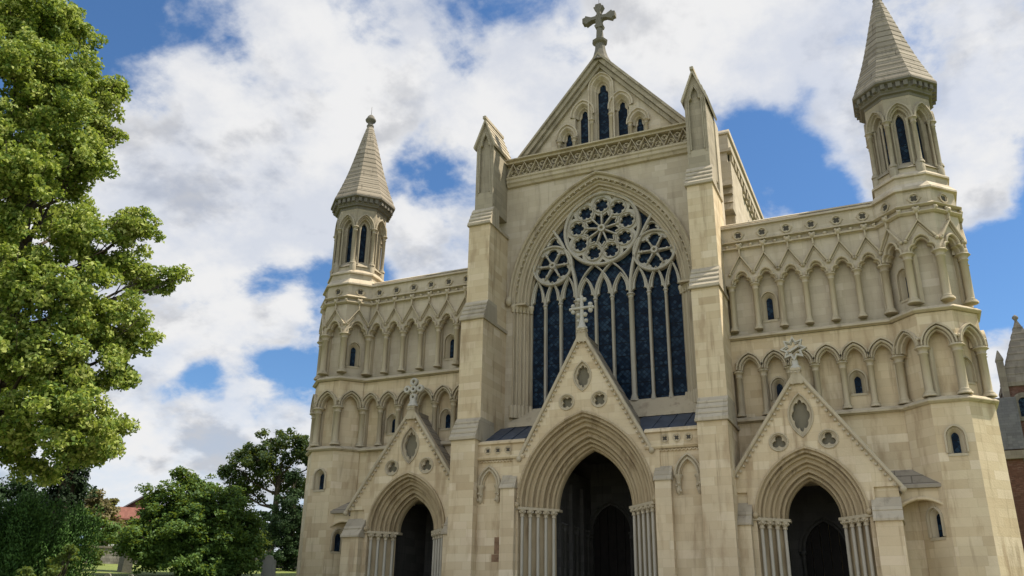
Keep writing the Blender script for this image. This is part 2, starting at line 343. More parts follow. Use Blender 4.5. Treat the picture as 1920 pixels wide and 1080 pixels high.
def foil(cx, cz, r, n, rot=pi/2, k=1.12, m=7):
    sn = sin(pi/n); d = r/(1+k*sn); rl = d*sn*k; P = []
    for i in range(n):
        for j in range(m):
            ph = -pi/n + 2*pi/n*j/m
            rr = d*cos(ph)+sqrt(max(0, rl*rl-d*d*sin(ph)**2)); t = rot+2*pi*i/n+ph
            P.append((cx+rr*cos(t), cz+rr*sin(t)))
    return P
def circle(cx, cz, r, n=28): return [(cx+r*cos(2*pi*i/n), cz+r*sin(2*pi*i/n)) for i in range(n)]
def order_profile(a0, y0, a1, y1, rolls, depth=.07, m=7):
    """moulded splay from outer half-width a0 at y0 to inner a1 at y1"""
    P = []; L = math.hypot(a1-a0, y1-y0); nx, ny = (y1-y0)/L, -(a1-a0)/L     # towards the viewer / opening
    nx, ny = -abs(nx), -abs(ny)
    N = rolls*m
    for i in range(N+1):
        t = i/N; ph = (t*rolls) % 1.0
        w = depth*(sin(pi*min(1, ph/.58)) if ph < .58 else -1.1*sin(pi*(ph-.58)/.42))
        w *= (1.0, .55, .85, .5, 1.1)[int(t*rolls) % 5]
        P.append((a0+(a1-a0)*t+nx*w*.75, y0+(y1-y0)*t+ny*w))
    return P
def arch_sweep(mb, cx, a, h, z0, prof, zb=None, n=14):
    """sweep profile [(halfwidth, y)] round the arch family with base (a,h)"""
    cols = []
    for (o, y) in prof:
        p = arch_pts(cx, a, z0, h, o-a, n)
        if zb is not None: p = with_jambs(p, zb)
        cols.append([(u, y, z) for u, z in p])
    mb.loft(cols)

def column(mb, u, y, zb, zt, r, n=8, cap=.26, base=.2):
    mb.lathe(u, y, [(r*1.75, zb-.02), (r*1.75, zb+base*.3), (r*1.35, zb+base*.45), (r*1.5, zb+base*.6), (r*1.02, zb+base), (r, zb+base+.02),
                    (r, zt-cap-.02), (r*1.28, zt-cap), (r*1.28, zt-cap+.03), (r*1.05, zt-cap+.05), (r*1.3, zt-cap*.45), (r*1.75, zt-cap*.3),
                    (r*1.95, zt-cap*.26), (r*1.95, zt-.06), (r*1.7, zt-.03), (r*1.7, zt)], n)
def leafy_cap(mb, u, y, z0, z1, r):
    mb.lathe(u, y, [(r*1.25, z0), (r*1.3, z0+.03), (r*1.05, z0+.05), (r*1.2, (z0+z1)/2), (r*1.9, z1-.06), (r*2.0, z1)], 8)
    for k in range(6):
        t = k*pi/3; mb.ball(u+r*1.6*cos(t), y+r*1.6*sin(t), z1-.1, r*.62, n=5); mb.ball(u+r*1.3*cos(t+.5), y+r*1.3*sin(t+.5), z0+.16, r*.45, n=5)
def flower(mb, u, y, z, r):
    mb.ball(u, y-.02, z, r*.5, n=5)
    for k in range(4):
        t = pi/4+k*pi/2; mb.ball(u+r*.75*cos(t), y, z+r*.75*sin(t), r*.48, n=5)
def star(mb, u, y, z, r): flower(mb, u, y, z, r)

def ground_z(x, y):
    d = -1.6+.0665*(y+37.2)+.0495*(12.57-x)
    return max(-4.0, min(d, 9.5))

# ------------------------------------------------------------------ ground
def build_ground():
    xs = sorted(set([-900,-500,-300,-200] + list(range(-140, 100, 4)) + [130, 200, 400, 900]))
    ys = sorted(set([-900,-400,-200,-120] + list(range(-80, 140, 4)) + [180, 300, 500, 900]))
    V = [(x, y, ground_z(x, y)+.05*sin(x*.31)*cos(y*.27)) for y in ys for x in xs]; n = len(xs)
    F = [(j*n+i, j*n+i+1, (j+1)*n+i+1, (j+1)*n+i) for j in range(len(ys)-1) for i in range(n-1)]
    mb = MB(); mb.add(V, F, True, raw=True); o = mb.build('ground', 'lawn_grass'); tag(o, 'sloping churchyard lawn of short grass', None, None, 'structure')
    if 'category' in o: del o['category']
    mb = MB(); pts = []
    for (x0, x1, y0, y1) in ((-13, 19, -34, -2.6), (4, 24, -60, -34)):
        nx, ny = 16, 16
        V = [(x0+(x1-x0)*i/nx, y0+(y1-y0)*j/ny, 0) for j in range(ny+1) for i in range(nx+1)]
        V = [(x, y, ground_z(x, y)+.09) for x, y, _ in V]
        mb.add(V, [(j*(nx+1)+i, j*(nx+1)+i+1, (j+1)*(nx+1)+i+1, (j+1)*(nx+1)+i) for j in range(ny) for i in range(nx)], True, raw=True)
    o = mb.build('path', 'paving'); tag(o, 'pale paved forecourt before the west doors', None, None, 'structure')
build_ground()

# ------------------------------------------------------------------ cathedral
CA = empty('cathedral', (0, 0, 0), 'pale stone cathedral west front with great traceried window, three gabled porches and two spired turrets', 'cathedral')
GZ = -3.0        # foot of every wall, below the ground
NX = [6.50, 7.56, 8.64, 9.70, 10.78, 11.85, 12.95]          # arcade column positions on the wings

def slit(name, parent, T, u, zb, zt, hw, y, frame_in=None, up='stone_carved'):
    """narrow pointed window: moulded frame with a dark pane"""
    h = hw*1.5; z0 = zt-h
    mb = MB(T)
    arch_sweep(mb, u, hw+.05, h+.05, z0, [(hw+.27, y+.0), (hw+.27, y-.08), (hw+.20, y-.09), (hw+.19, y+.02), (hw+.14, y-.0), (hw+.07, y+.10), (hw, y+.22)], zb, 6)
    mb.box(u-hw-.22, u+hw+.22, y-.03, y+.1, zb-.12, zb-.02)
    o = mb.build(name, up, parent)
    mb = MB(T); mb.plate(with_jambs(arch_pts(u, hw+.01, z0, h, 0, 6), zb-.02), [], y+.19, y+.23)
    mb.build('pane', 'leaded_glass', o)
    return o
def slit_hole(u, zb, zt, hw):
    return with_jambs(arch_pts(u, hw+.2, zt-hw*1.5, hw*1.5+.25, 0, 6), zb-.05)

def arcade(T, cols, zcol, ztop, zcap, kind, parent, wallmat, name, corner=(), yrec=.30, slits=(), gab=None, colname='column', zbot=None, ext=(.22, .22), rext=(.25, .25)):
    """blind arcade on one wall face: columns, spandrel with arches, recess wall behind"""
    u0, u1 = cols[0]-.0, cols[-1]+.0
    mb = MB(T); pts = [(u0-ext[0], ztop), (u0-ext[0], zcap)]
    mo = MB(T)
    for a, b in zip(cols, cols[1:]):
        cx = (a+b)/2; hw = (b-a)/2-.11
        if kind == 'trefoil': op = trefoil(cx, hw, zcap+.02, hw*1.36)
        else: op = arch_pts(cx, hw, zcap+.02, hw*1.42, 0, 8)
        pts += op
        # moulding round the opening
        ring = op
        mo.bar(with_jambs([(cx+(u-cx)*1.03, zcap+(z-zcap)*1.04) for u, z in ring], zcap-.0), .095, -.25, -.08, bev=.035)
        mo.bar([(cx+(u-cx)*.86, zcap+(z-zcap)*.90) for u, z in ring], .085, -.10, .12, bev=.03)
        if gab:
            mo.bar([(a+.04, gab[0]), (cx, gab[1]), (b-.04, gab[0])], .085, -.28, -.1, bev=.02)
            mo.bar([(a+.13, gab[0]), (cx, gab[1]-.13), (b-.13, gab[0])], .05, -.19, -.1)
            mo.ball(a+.02, -.2, gab[0]-.06, .085); mo.ball(b-.02, -.2, gab[0]-.06, .085)
        else:
            ou = arch_pts(cx, hw, zcap+.02, hw*1.42, .13, 8)
            mo.bar(ou, .06, -.30, -.1)
            mo.ball(a, -.2, ou[0][1]+.28, .09); mo.ball(b, -.2, ou[0][1]+.28, .09)
    pts += [(u1+ext[1], zcap), (u1+ext[1], ztop)]
    mb.plate(pts, [], -.12, yrec+.05)
    mb.build(name, wallmat, parent); mo.build('arch_moulding', 'stone_carved', parent)
    # recess
    mb = MB(T); zb = zcol if zbot is None else zbot
    holes = [slit_hole(u, b, t, w) for (u, b, t, w) in slits]
    mb.plate([(u0-rext[0], zb-.1), (u1+rext[1], zb-.1), (u1+rext[1], ztop), (u0-rext[0], ztop)], holes, yrec, yrec+.45)
    mb.build('recess_wall', wallmat, parent)
    for (u, b, t, w) in slits: slit('slit_window', parent, T, u, b, t, w, yrec)
    for i, c in enumerate(cols):
        cm = MB(T)
        if i == 0 and 0 in corner: continue
        big = 1.35 if (i == len(cols)-1 and 1 in corner) else 1.0
        if big > 1 and corner == (1,): cm.box(c-.2, c+.1, .0, yrec+.3, zcol, zcap)
        column(cm, c, -.01, zcol, zcap, .12*big, cap=.30)
        cm.box(c-.13*big, c+.13*big, .16, yrec+.05, zcol, zcap-.02)
        cm.box(c-.1, c+.1, -.11, .12, zcap-.02, zcap+.12)
        cm.build(colname, 'stone_carved', parent)

def wing(sx):
    W_ = empty('wing_wall', (0, 0, 0), parent=CA)
    T = lambda u, y, z: (sx*u, y, z)
    # upper and lower arcades
    arcade(T, NX, 12.52, 16.34, 14.69, 'trefoil', W_, 'stone_upper', 'upper_arcade', corner=(1,), slits=[(8.05, 13.0, 14.08, .12)], gab=(15.24, 16.05), zbot=12.15, ext=(.22, .0))
    arcade(T, NX, 8.67, 12.03, 10.66, 'pointed', W_, 'stone_lower', 'lower_arcade', corner=(1,), slits=[(8.12, 9.35, 10.1, .12), (11.28, 9.35, 10.1, .12)], zbot=8.45, ext=(.22, .0))
    # wall below, with the opening of the side porch
    mb = MB(T)
    mb.plate([(6.0, GZ), (7.1, GZ)] + [p for p in arch_pts(9.05, 1.95, 4.3, 2.0, 0, 8)] + [(11.0, GZ), (13.3, GZ), (13.3, 8.35), (6.0, 8.35)], [], -.08, .75)
    mb.build('plain_wall', 'stone_lower', W_)
    # strings and cornice
    mb = MB(T)
    for z, h, d in ((8.35, .14, .24), (12.05, .13, .24), (16.34, .12, .22), (16.66, .1, .24)):
        mb = MB(T); mb.yz([(.1, z), (-.08-d*.3, z), (-.08-d*.55, z+h*.35), (-.08-d, z+h*.3), (-.08-d, z+h*.8), (-.1, z+h+.12), (.1, z+h+.12)], 6.0, 13.0)
        mb.build('string_course', 'stone_carved', W_)
    mb = MB(T)
    mb.yz([(.9, 16.3), (-.13, 16.3), (-.13, 17.46), (-.26, 17.46), (-.26, 17.54), (.32, 17.95), (.9, 17.95)], 6.0, 13.25)
    mb.yz([(-.2, 17.62), (-.235, 17.62), (-.235, 17.66), (-.1, 17.72)], 6.0, 13.0)
    mb.build('parapet', 'stone_upper', W_)
    for a, b in zip(NX, NX[1:]):
        mb = MB(T); qb = MB(T)
        c = (a+b)/2
        mb.ball(a, -.22, 16.53, .09); flower(mb, a, -.2, 16.53, .09); mb.build('carved_boss', 'stone_carved', W_)
        mb = MB(T); flower(mb, c, -.25, 16.5, .16); mb.ball(c, -.25, 16.5, .13); mb.bar([(c, 16.08), (c, 16.5)], .07, -.28, -.14); mb.build('carved_flower', 'stone_carved', W_)
        mb = MB(T)
        mb.bar([(c, 17.09+.26), (c+.26, 17.09), (c, 17.09-.26), (c-.26, 17.09)], .05, -.17, -.1, closed=True)
        mb.bar(circle(c, 17.09, .2, 16), .05, -.19, -.1, closed=True)
        qb.plate(foil(c, 17.09, .145, 4, pi/4), [], -.136, -.128)  # flat dark foil, the shade of a recess put into its colour
        q_ = mb.build('quatrefoil', 'stone_carved', W_); qb.build('hollow_shade', 'stone_hollow_shade', W_)
    # core behind
    mb = MB(T); mb.box(6.0, 13.3, .62, 1.9, 5.9, 17.4); mb.build('wall_core', 'stone_lower', W_)
    return W_
for sx in (1, -1): wing(sx)

def face_frame(A, B, sx):
    t = Vector((B[0]-A[0], B[1]-A[1])); L = t.length; t = t/L; w = Vector((-t.y, t.x))       # inward for A->B running left to right seen from outside
    return (lambda u, y, z: (sx*(A[0]+t.x*u+w.x*y), A[1]+t.y*u+w.y*y, z)), L
TC = (14.47, .52)
def octa(ap, k):      # corner k, k=0 is left-front going anticlockwise seen from above: front face between corners 0 and 1
    a = radians(-112.5+45*k); R = ap/cos(pi/8); return (TC[0]+R*cos(a), TC[1]+R*sin(a))

def turret(sx):
    T0 = empty('stair_turret', (0, 0, 0), parent=CA)
    # faces: -1 canted next to the wing, 0 front, 1 canted outside, 2 outer side, 3.. rear
    for k in (-1, 0, 1, 2):
        A, B = octa(1.46, k), octa(1.46, k+1); T, L = face_frame(A, B, sx)
        cols = [0, L]
        arcade(T, cols, 12.52, 16.34, 14.69, 'trefoil', T0, 'stone_upper', 'upper_arcade', corner=(0, 1) if k > -1 else (0, 1), slits=[(L/2, 13.0, 14.1, .12)] if k == -1 else [], gab=(15.24, 16.05), zbot=12.15, ext=(.0 if k == -1 else .05, .05), rext=(.2 if k == -1 else -.124, -.124))
        arcade(T, cols, 8.67, 12.03, 10.66, 'pointed', T0, 'stone_lower', 'lower_arcade', corner=(0, 1), slits=[(L/2, 9.3, 10.05, .12)] if k == 1 else [], zbot=8.45, ext=(.0 if k == -1 else .05, .05), rext=(.2 if k == -1 else -.124, -.124))
    pt = lambda p: (sx*p[0], p[1])
    cc = (sx*TC[0], TC[1]); rot = pi/8
    # plain lower octagon
    for k in range(-1, 7):
        A, B = octa(1.60, k), octa(1.60, k+1); T, L = face_frame(A, B, sx)
        sl = {0: [(L/2, 6.42, 7.22, .12)], -1: [(L*.52, 3.45, 4.3, .12)]}.get(k, [])
        mb = MB(T); mb.plate([(0, GZ), (L, GZ), (L, 8.38), (0, 8.38)], [slit_hole(*s) for s in sl], 0, .3)
        mb.build('plain_face', 'stone_lower', T0)
        for s in sl: slit('slit_window', T0, T, s[0], s[1], s[2], s[3], 0)
    mb = MB()
    mb.ngon_ring(cc, [(.82, GZ), (.82, 16.3)])
    mb.build('core', 'stone_lower', T0)
    mb = MB()
    for z, h, d in ((8.35, .14, .2), (12.05, .13, .2), (16.34, .12, .2), (16.66, .1, .22)):
        b = 1.56
        mb = MB(); mb.ngon_ring(cc, [(1.3, z-.01), (b+d*.5, z), (b+d, z+h*.55), (b+d, z+h*.8), (b+.02, z+h+.12), (1.3, z+h+.13)])
        mb.build('string_course', 'stone_carved', T0)
    mb = MB()
    mb.ngon_ring(cc, [(1.2, 16.3), (1.585, 16.31), (1.585, 17.46), (1.72, 17.47), (1.72, 17.55), (1.45, 17.9), (1.45, 18.18), (1.54, 18.19), (1.54, 18.27), (1.30, 18.52), (1.30, 18.75), (1.2, 18.76)])
    mb.build('parapet', 'stone_upper', T0)
    for k in range(-1, 4):
        A, B = octa(1.585, k), octa(1.585, k+1); T, L = face_frame(A, B, sx); c = L/2
        mb = MB(T); mb.ball(0, -.13, 16.53, .09); flower(mb, 0, -.12, 16.53, .1); mb.build('carved_boss', 'stone_carved', T0)
        mb = MB(T); flower(mb, c, -.13, 16.5, .16); mb.ball(c, -.13, 16.5, .13); mb.bar([(c, 16.08), (c, 16.5)], .07, -.15, .02); mb.build('carved_flower', 'stone_carved', T0)
        mb = MB(T); qb = MB(T)
        mb.bar([(c, 17.09+.27), (c+.27, 17.09), (c, 17.09-.27), (c-.27, 17.09)], .05, -.04, .02, closed=True)
        mb.bar(circle(c, 17.09, .2, 16), .05, -.06, .02, closed=True)
        qb.plate(foil(c, 17.09, .145, 4, pi/4), [], -.008, .01)
        mb.build('quatrefoil', 'stone_carved', T0); qb.build('hollow_shade', 'stone_hollow_shade', T0)
    # belfry stage
    bp = 1.33
    for k in range(8):
        A, B = octa(bp, k), octa(bp, k+1); T, L = face_frame(A, B, sx); c = L/2
        mb = MB(T); hw = L/2-.12
        mb.plate([(0, 22.4), (0, 21.1)] + arch_pts(c, hw, 21.14, hw*1.62, 0, 8) + [(L, 21.1), (L, 22.4)], [], 0, .34)
        arch_sweep(mb, c, hw, hw*1.62, 21.14, [(hw+.13, -.0), (hw+.13, -.1), (hw+.05, -.12), (hw+.03, -.02), (hw-.03, -.03), (hw-.06, .08), (hw-.12, .1), (hw-.14, .3)], None, 8)
        # splayed panel with the lancet opening
        mb.plate([(0, 18.7), (L, 18.7), (L, 22.4), (0, 22.4)], [with_jambs(arch_pts(c, .17, 21.1, .42, 0, 6), 19.1)], .3, .5)
        mb.yz([(.34, 18.7), (-.05, 18.7), (.3, 19.1)], 0, L)
        mb.build('belfry_face', 'stone_old', T0)
        mb = MB(T); mb.plate(with_jambs(arch_pts(c, .19, 21.1, .44, 0, 6), 19.05), [], .44, .47); mb.build('lancet_pane', 'leaded_glass', T0)
        mb = MB(T); mb.lathe(0, .1, [(.2, 18.3), (.2, 18.85), (.16, 18.9)], 8); column(mb, 0, .05, 18.85, 21.14, .105, cap=.28)
        for du in (-.2, .2): mb.lathe(du, .2, [(.05, 18.8), (.05, 20.9), (.09, 21.1)], 6)
        mb.build('colonnette', 'stone_old', T0)
    mb = MB()
    mb.ngon_ring(cc, [(1.2, 22.25), (bp+.02, 22.26), (bp+.03, 22.4), (bp+.15, 22.42), (bp+.15, 22.5), (bp+.2, 22.55), (bp+.24, 22.82), (bp+.44, 22.88), (bp+.44, 22.98), (1.2, 23.0)])
    mb.T = None
    for k in range(8):
        A, B = octa(bp+.2, k), octa(bp+.2, k+1); T, L = face_frame(A, B, sx); mb.T = T
        for j in range(4): mb.box(L*(j+.5)/4-.09, L*(j+.5)/4+.09, -.16, .1, 22.6, 22.84)
    mb.build('belfry_cornice', 'stone_grey', T0)
    mb = MB(); n = 17; rings = []
    ap = lambda t: (bp+.42)*(1-t)*(1-.10*sin(pi*t)) + .15*t
    for i in range(n):
        z0, z1 = 22.96+5.6*(i/n), 22.96+5.6*((i+1)/n)
        rings += [(ap(i/n)+.022, z0), (ap(i/n)+.022, z0+.03), (ap((i+1)/n)+.012, z1-.005)]
    mb.ngon_ring(cc, rings); mb.build('spire', 'stone_roof', T0)
    mb = MB(); mb.lathe(cc[0], cc[1], [(.15, 28.5), (.22, 28.56), (.22, 28.64), (.16, 28.68), (.17, 28.85), (.31, 28.95), (.33, 29.05), (.26, 29.13), (.22, 29.25), (.12, 29.37), (.02, 29.42)], 10)
    mb.tube([(cc[0], cc[1], 29.4), (cc[0], cc[1], 30.0)], .012, 4); mb.build('finial', 'stone_grey', T0)
    # link between porch and turret: low roof over a flat arch
    mb = MB(lambda u, y, z: (sx*u, y, z)); yl = -.85
    n = 8; ap_ = [(12.15+1.65*i/n, 4.5+.32*(1-(2*i/n-1)**2)) for i in range(n+1)]
    mb.plate([(12.15, 5.22), (12.15, 4.5)] + ap_[1:] + [(13.8, 5.22)], [], yl, .0)
    mb.bar([(u, z+.02) for u, z in ap_], .12, yl-.12, yl+.1, bev=.03)
    mb.build('link_arch', 'stone_lower', T0)
    mb = MB(lambda u, y, z: (sx*u, y, z))
    mb.yz([(yl-.15, 5.22), (yl-.15, 5.34), (-.08, 6.05), (.1, 6.05), (.1, 5.22)], 12.0, 13.75)
    mb.yz([(yl+.17, 5.50), (yl+.15, 5.56), (yl+.3, 5.62)], 12.0, 13.7); mb.yz([(yl+.45, 5.72), (yl+.43, 5.78), (yl+.6, 5.86)], 12.0, 13.7)
    mb.build('link_roof', 'stone_roof', T0)
for sx in (1, -1): turret(sx)

# --- central wall, great window
WA, WH, WZ = 3.95, 5.75, 15.6
def centre():
    mb = MB(); rim = with_jambs(arch_pts(0, WA, WZ, WH, .72, 16), 9.2)
    mb.plate([(-6.25, 8.6), (6.25, 8.6), (6.25, 24.0), (-6.25, 24.0)], [rim], .70, 1.5)
    mb.build('centre_wall', 'stone_upper', CA)
    GW = empty('great_window', (0, 0, 0), parent=CA)
    mb = MB(); mb.plate(with_jambs(arch_pts(0, WA, WZ, WH, .1, 16), 10.0), [], 1.48, 1.52); mb.build('glass', 'leaded_glass', GW)
    # arch mouldings and jambs
    prof = [(WA+.97, .72), (WA+.97, .50), (WA+.90, .46), (WA+.84, .52), (WA+.84, .66)]
    prof += order_profile(WA+.74, .66, WA+.42, .92, 2, .06)
    mb = MB(); arch_sweep(mb, 0, WA, WH, WZ, prof, None, 20)
    prof2 = order_profile(WA+.74, .66, WA+.0, 1.28, 5, .085) + [(WA-.04, 1.36), (WA-.04, 1.5)]
    arch_sweep(mb, 0, WA, WH, WZ, prof2, 9.9, 20)
    pts = arch_pts(0, WA, WZ, WH, .63, 24)
    for i in range(2, len(pts)-2): mb.ball(pts[i][0], .70, pts[i][1], .075, n=5)
    mb.build('arch_moulding', 'stone_carved', GW)
    for sx in (1, -1):
        mb = MB(); mb.lathe(sx*(WA+.93), .52, [(.05, 15.5), (.16, 15.6), (.18, 15.75), (.14, 15.95), (.05, 16.0)], 7); mb.build('head_stop', 'stone_carved', GW)
        mb = MB(); jb = MB()
        for i in range(6):
            t = i/5; mb.lathe(sx*(WA+.72-.74*t), .66+.62*t, [(.09, 15.18), (.1, 15.3), (.15, 15.45), (.15, 15.56), (.11, 15.6)], 8)
            jb.lathe(sx*(WA+.72-.74*t), .62+.62*t, [(.14, 9.65), (.14, 10.2-.03*i), (.1, 10.3)], 8)
        mb.bar([(sx*(WA+.8), 15.55), (sx*(WA+.02), 15.55)], .1, .58, 1.3)
        mb.build('jamb_capital', 'stone_carved', GW); jb.build('jamb_base', 'stone_carved', GW)
    # sill
    mb = MB(); mb.yz([(1.55, 10.18), (1.28, 10.18), (1.22, 10.12), (.40, 9.25), (.34, 9.12), (1.55, 9.12)], -4.75, 4.75); mb.build('sill', 'stone_carved', GW)
    # mullions
    MX = [(.44, .072), (1.40, .12), (2.32, .072), (3.16, .072)]
    for x, r in MX:
        for sx in (1, -1):
            mb = MB(); column(mb, sx*x, 1.30, 10.14, 15.56, r, 8, .2, .3); mb.box(sx*x-r*.8, sx*x+r*.8, 1.3, 1.5, 10.1, 15.6)
            mb.build('mullion', 'shaft_pale', GW)
    xs = [-WA, -3.16, -2.32, -1.40, -.44, .44, 1.40, 2.32, 3.16, WA]
    # light heads with cusps
    mb = MB()
    rises = [1.35, 1.2, 1.35, 1.15, 1.2, 1.15, 1.35, 1.2, 1.35]
    for i, (a, b) in enumerate(zip(xs, xs[1:])):
        c = (a+b)/2; hw = (b-a)/2-.02; h = rises[i]
        outer = arch_pts(c, hw, 15.5, h+.1, 0, 7)
        hd = trefoil(c, hw-.055, 15.52, h-.06)
        # one strip between outer arch and cusped opening
        mb.plate(outer + [(p[0], p[1]) for p in reversed(hd)], [], 1.28, 1.46)
        mb.bar(outer, .075, 1.2, 1.42, bev=.03)
    mb.build('light_head', 'shaft_pale', GW)
    mb = MB()
    for cx in (-.48, .48): mb.bar(arch_pts(cx, 0.94, 15.55, 1.85, 0, 10), .085, 1.18, 1.42, bev=.04)
    for sx in (1, -1):
        R = (1.38**2+4.3**2)/(2*1.38); th = asin(4.3/R)
        p = [(sx*(1.40+R-R*cos(th*i/14)), 15.5+R*sin(th*i/14)) for i in range(15)]
        mb.bar(p, .145, 1.12, 1.44, bev=.045)
        # foiled spandrel above the side rose
        mb.bar(arch_pts(sx*2.62, .42, 18.72, .55, 0, 6), .07, 1.2, 1.42, bev=.02)
        mb.bar([(sx*2.2, 18.75), (sx*2.42, 19.0), (sx*2.45, 19.1)], .08, 1.2, 1.42); mb.bar([(sx*2.84, 19.0), (sx*3.15, 18.65)], .08, 1.2, 1.42)
    mb.build('tracery_arch', 'shaft_pale', GW)
    # main rose
    mb = MB(); cz = 19.36; R = 1.98; n = 9; holes = []
    for k in range(n):
        t = pi/2+2*pi*k/n
        holes.append(foil(1.37*cos(t), cz+1.37*sin(t), .375, 6, t))
        t2 = t+pi/n; q = []
        prof = [(.2, 0.01), (.34, .09), (.5, .15), (.64, .195), (.78, .185), (.90, .11), (1.02, 0.0), (.90, -.11), (.78, -.185), (.64, -.195), (.5, -.15), (.34, -.09), (.2, -.01)]
        holes.append([(r*cos(t2)-w*sin(t2), cz+r*sin(t2)+w*cos(t2)) for r, w in prof])
        tr = [(1.88, -.09), (1.88, .09), (1.70, 0)]
        holes.append([(r*cos(t2+w), cz+r*sin(t2+w)) for r, w in tr])
    mb.plate(circle(0, cz, R, 54), holes, 1.27, 1.45)
    mb.bar(circle(0, cz, R+.03, 54), .14, 1.1, 1.44, closed=True, bev=.05)
    for k in range(n):
        t = pi/2+2*pi*k/n
        mb.bar(circle(1.37*cos(t), cz+1.37*sin(t), .44, 20), .06, 1.18, 1.4, closed=True, bev=.03)
        mb.tube([(.18*cos(t), 1.24, cz+.18*sin(t)), (.92*cos(t), 1.24, cz+.92*sin(t))], .05, 6)
        mb.ball(.9*cos(t), 1.22, cz+.9*sin(t), .08)
        t2 = t+pi/n
        mb.bar([(1.0*cos(t2)+.0, cz+1.0*sin(t2)), (.78*cos(t2+.2), cz+.78*sin(t2+.2))], .05, 1.2, 1.4); mb.bar([(1.0*cos(t2), cz+1.0*sin(t2)), (.78*cos(t2-.2), cz+.78*sin(t2-.2))], .05, 1.2, 1.4)
    mb.bar(circle(0, cz, .15, 16), .12, 1.12, 1.45, closed=True, bev=.03)
    mb.build('rose', 'shaft_pale', GW)
    for sx in (1, -1):
        mb = MB(); cx, cz2 = sx*2.72, 17.68; R = 1.04; holes = []
        for k in range(6):
            t = pi/6+2*pi*k/6; q = []
            prof = [(.2, .015), (.38, .17), (.5, .25), (.58, .31), (.68, .33), (.76, .28), (.77, .22), (.85, .22), (.92, .13), (.94, 0)]
            prof = prof + [(r, -w) for r, w in reversed(prof[:-1])]
            holes.append([(cx+r*cos(t)-w*sin(t), cz2+r*sin(t)+w*cos(t)) for r, w in prof])
        mb.plate(circle(cx, cz2, R, 36), holes, 1.27, 1.45)
        mb.bar(circle(cx, cz2, R+.03, 40), .11, 1.12, 1.44, closed=True, bev=.04)
        for k in range(6):
            t = 2*pi*k/6; mb.tube([(cx+.15*cos(t), 1.24, cz2+.15*sin(t)), (cx+.86*cos(t), 1.24, cz2+.86*sin(t))], .055, 6); mb.ball(cx+.64*cos(t), 1.22, cz2+.64*sin(t), .085)
        mb.bar(circle(cx, cz2, .13, 14), .12, 1.12, 1.45, closed=True, bev=.03)
        mb.build('side_rose', 'shaft_pale', GW)
    # spandrel stone between the rose and the arch head
    mb = MB()
    top = [p for p in arch_pts(0, WA, WZ, WH, .0, 20) if p[1] > 20.55]
    cr = [(R_*cos(t), 19.36+R_*sin(t)) for R_ in (1.98,) for t in [radians(138-96*i/14) for i in range(15)]]
    mb.plate(top + list(reversed(cr)), [], 1.3, 1.46); mb.build('spandrel', 'shaft_pale', GW)
    # parapet walk and pierced frieze
    fr = MB(); fr.yz([(.72, 22.38), (.55, 22.42), (.5, 22.55), (.42, 22.62), (.42, 22.78), (.36, 22.84), (.36, 22.95), (.8, 22.95), (.8, 22.38)], -5.1, 5.1)
    fr.yz([(.36, 23.75), (.36, 23.86), (.2, 23.9), (.2, 23.97), (.8, 24.05), (.8, 23.75)], -5.1, 5.1)
    n = 15; w = 10.1/n; z = [22.98, 23.74]
    pts = []
    for i in range(n):
        pts += [(-5.05+w*i, 22.98), (-5.05+w*(i+.5), 23.72)]
    pts.append((5.05, 22.98)); fr.bar(pts, .105, .36, .6, bev=.03)
    for i in range(n):
        c = -5.05+w*(i+.5); fr.plate(circle(c, 23.22, .17, 14), [foil(c, 23.22, .14, 3)], .52, .6)
        if i: fr.plate(circle(c-w/2, 23.52, .15, 14), [foil(c-w/2, 23.52, .12, 3, -pi/2)], .52, .6)
    F_ = fr.build('frieze', 'stone_carved', CA)
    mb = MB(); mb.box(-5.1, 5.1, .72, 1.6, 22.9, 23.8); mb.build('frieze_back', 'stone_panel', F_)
    # gable
    GA = empty('gable', (0, 0, 0), parent=CA)
    gl = [(-1.92, .30, 26.05, 24.0), (-1.06, .40, 27.3, 24.0), (0, .36, 28.76, 24.0), (1.06, .40, 27.3, 24.0), (1.98, .30, 26.1, 24.0)]
    gl = [(-2.05, .19, 26.0), (-1.1, .26, 27.25), (0, .30, 28.72), (1.1, .26, 27.3), (2.05, .19, 26.05)]
    mb = MB(); holes = [with_jambs(arch_pts(c, hw+.2, zt-.45, .62+hw, 0, 6), 24.2) for c, hw, zt in gl]
    mb.plate([(-4.75, 24.0), (4.75, 24.0), (0, 29.85)], holes, 1.75, 2.3); mb.build('gable_wall', 'stone_upper', GA)
    for c, hw, zt in gl:
        mb = MB(); z0 = zt-.45; a = hw+.18
        arch_sweep(mb, c, a, a*1.5, z0, [(a+.28, 1.75), (a+.28, 1.62), (a+.2, 1.6), (a+.17, 1.7), (a+.06, 1.68), (a, 1.8), (a-.04, 1.9), (a-.1, 1.95), (hw+.02, 2.1)], 24.0 if abs(c) < .1 else z0-.1, 8)
        mb.plate([(c-a-.1, 24.0), (c+a+.1, 24.0), (c+a+.1, zt+.05)] + [(c, zt+a*.9), (c-a-.1, zt+.05)], [[(c-hw, 24.2)] + [(c-hw, z0-.1), (c-hw*.62, z0+.02), (c-hw*.55, zt-.12), (c, zt), (c+hw*.55, zt-.12), (c+hw*.62, z0+.02), (c+hw, z0-.1)] + [(c+hw, 24.2)]], 2.08, 2.2)
        o = mb.build('lancet', 'stone_upper', GA)
        mb = MB(); mb.box(c-hw-.05, c+hw+.05, 2.15, 2.18, 24.05, zt+.05); mb.build('pane', 'leaded_glass', o)
    for x, zt in ((-2.5, 25.35), (-1.6, 25.4), (-.56, 26.3), (.56, 26.45), (1.62, 25.6), (2.5, 25.6)):
        mb = MB(); column(mb, x, 1.66, 24.0, zt, .095, cap=.28); mb.build('colonnette', 'stone_carved', GA)
    mb = MB()
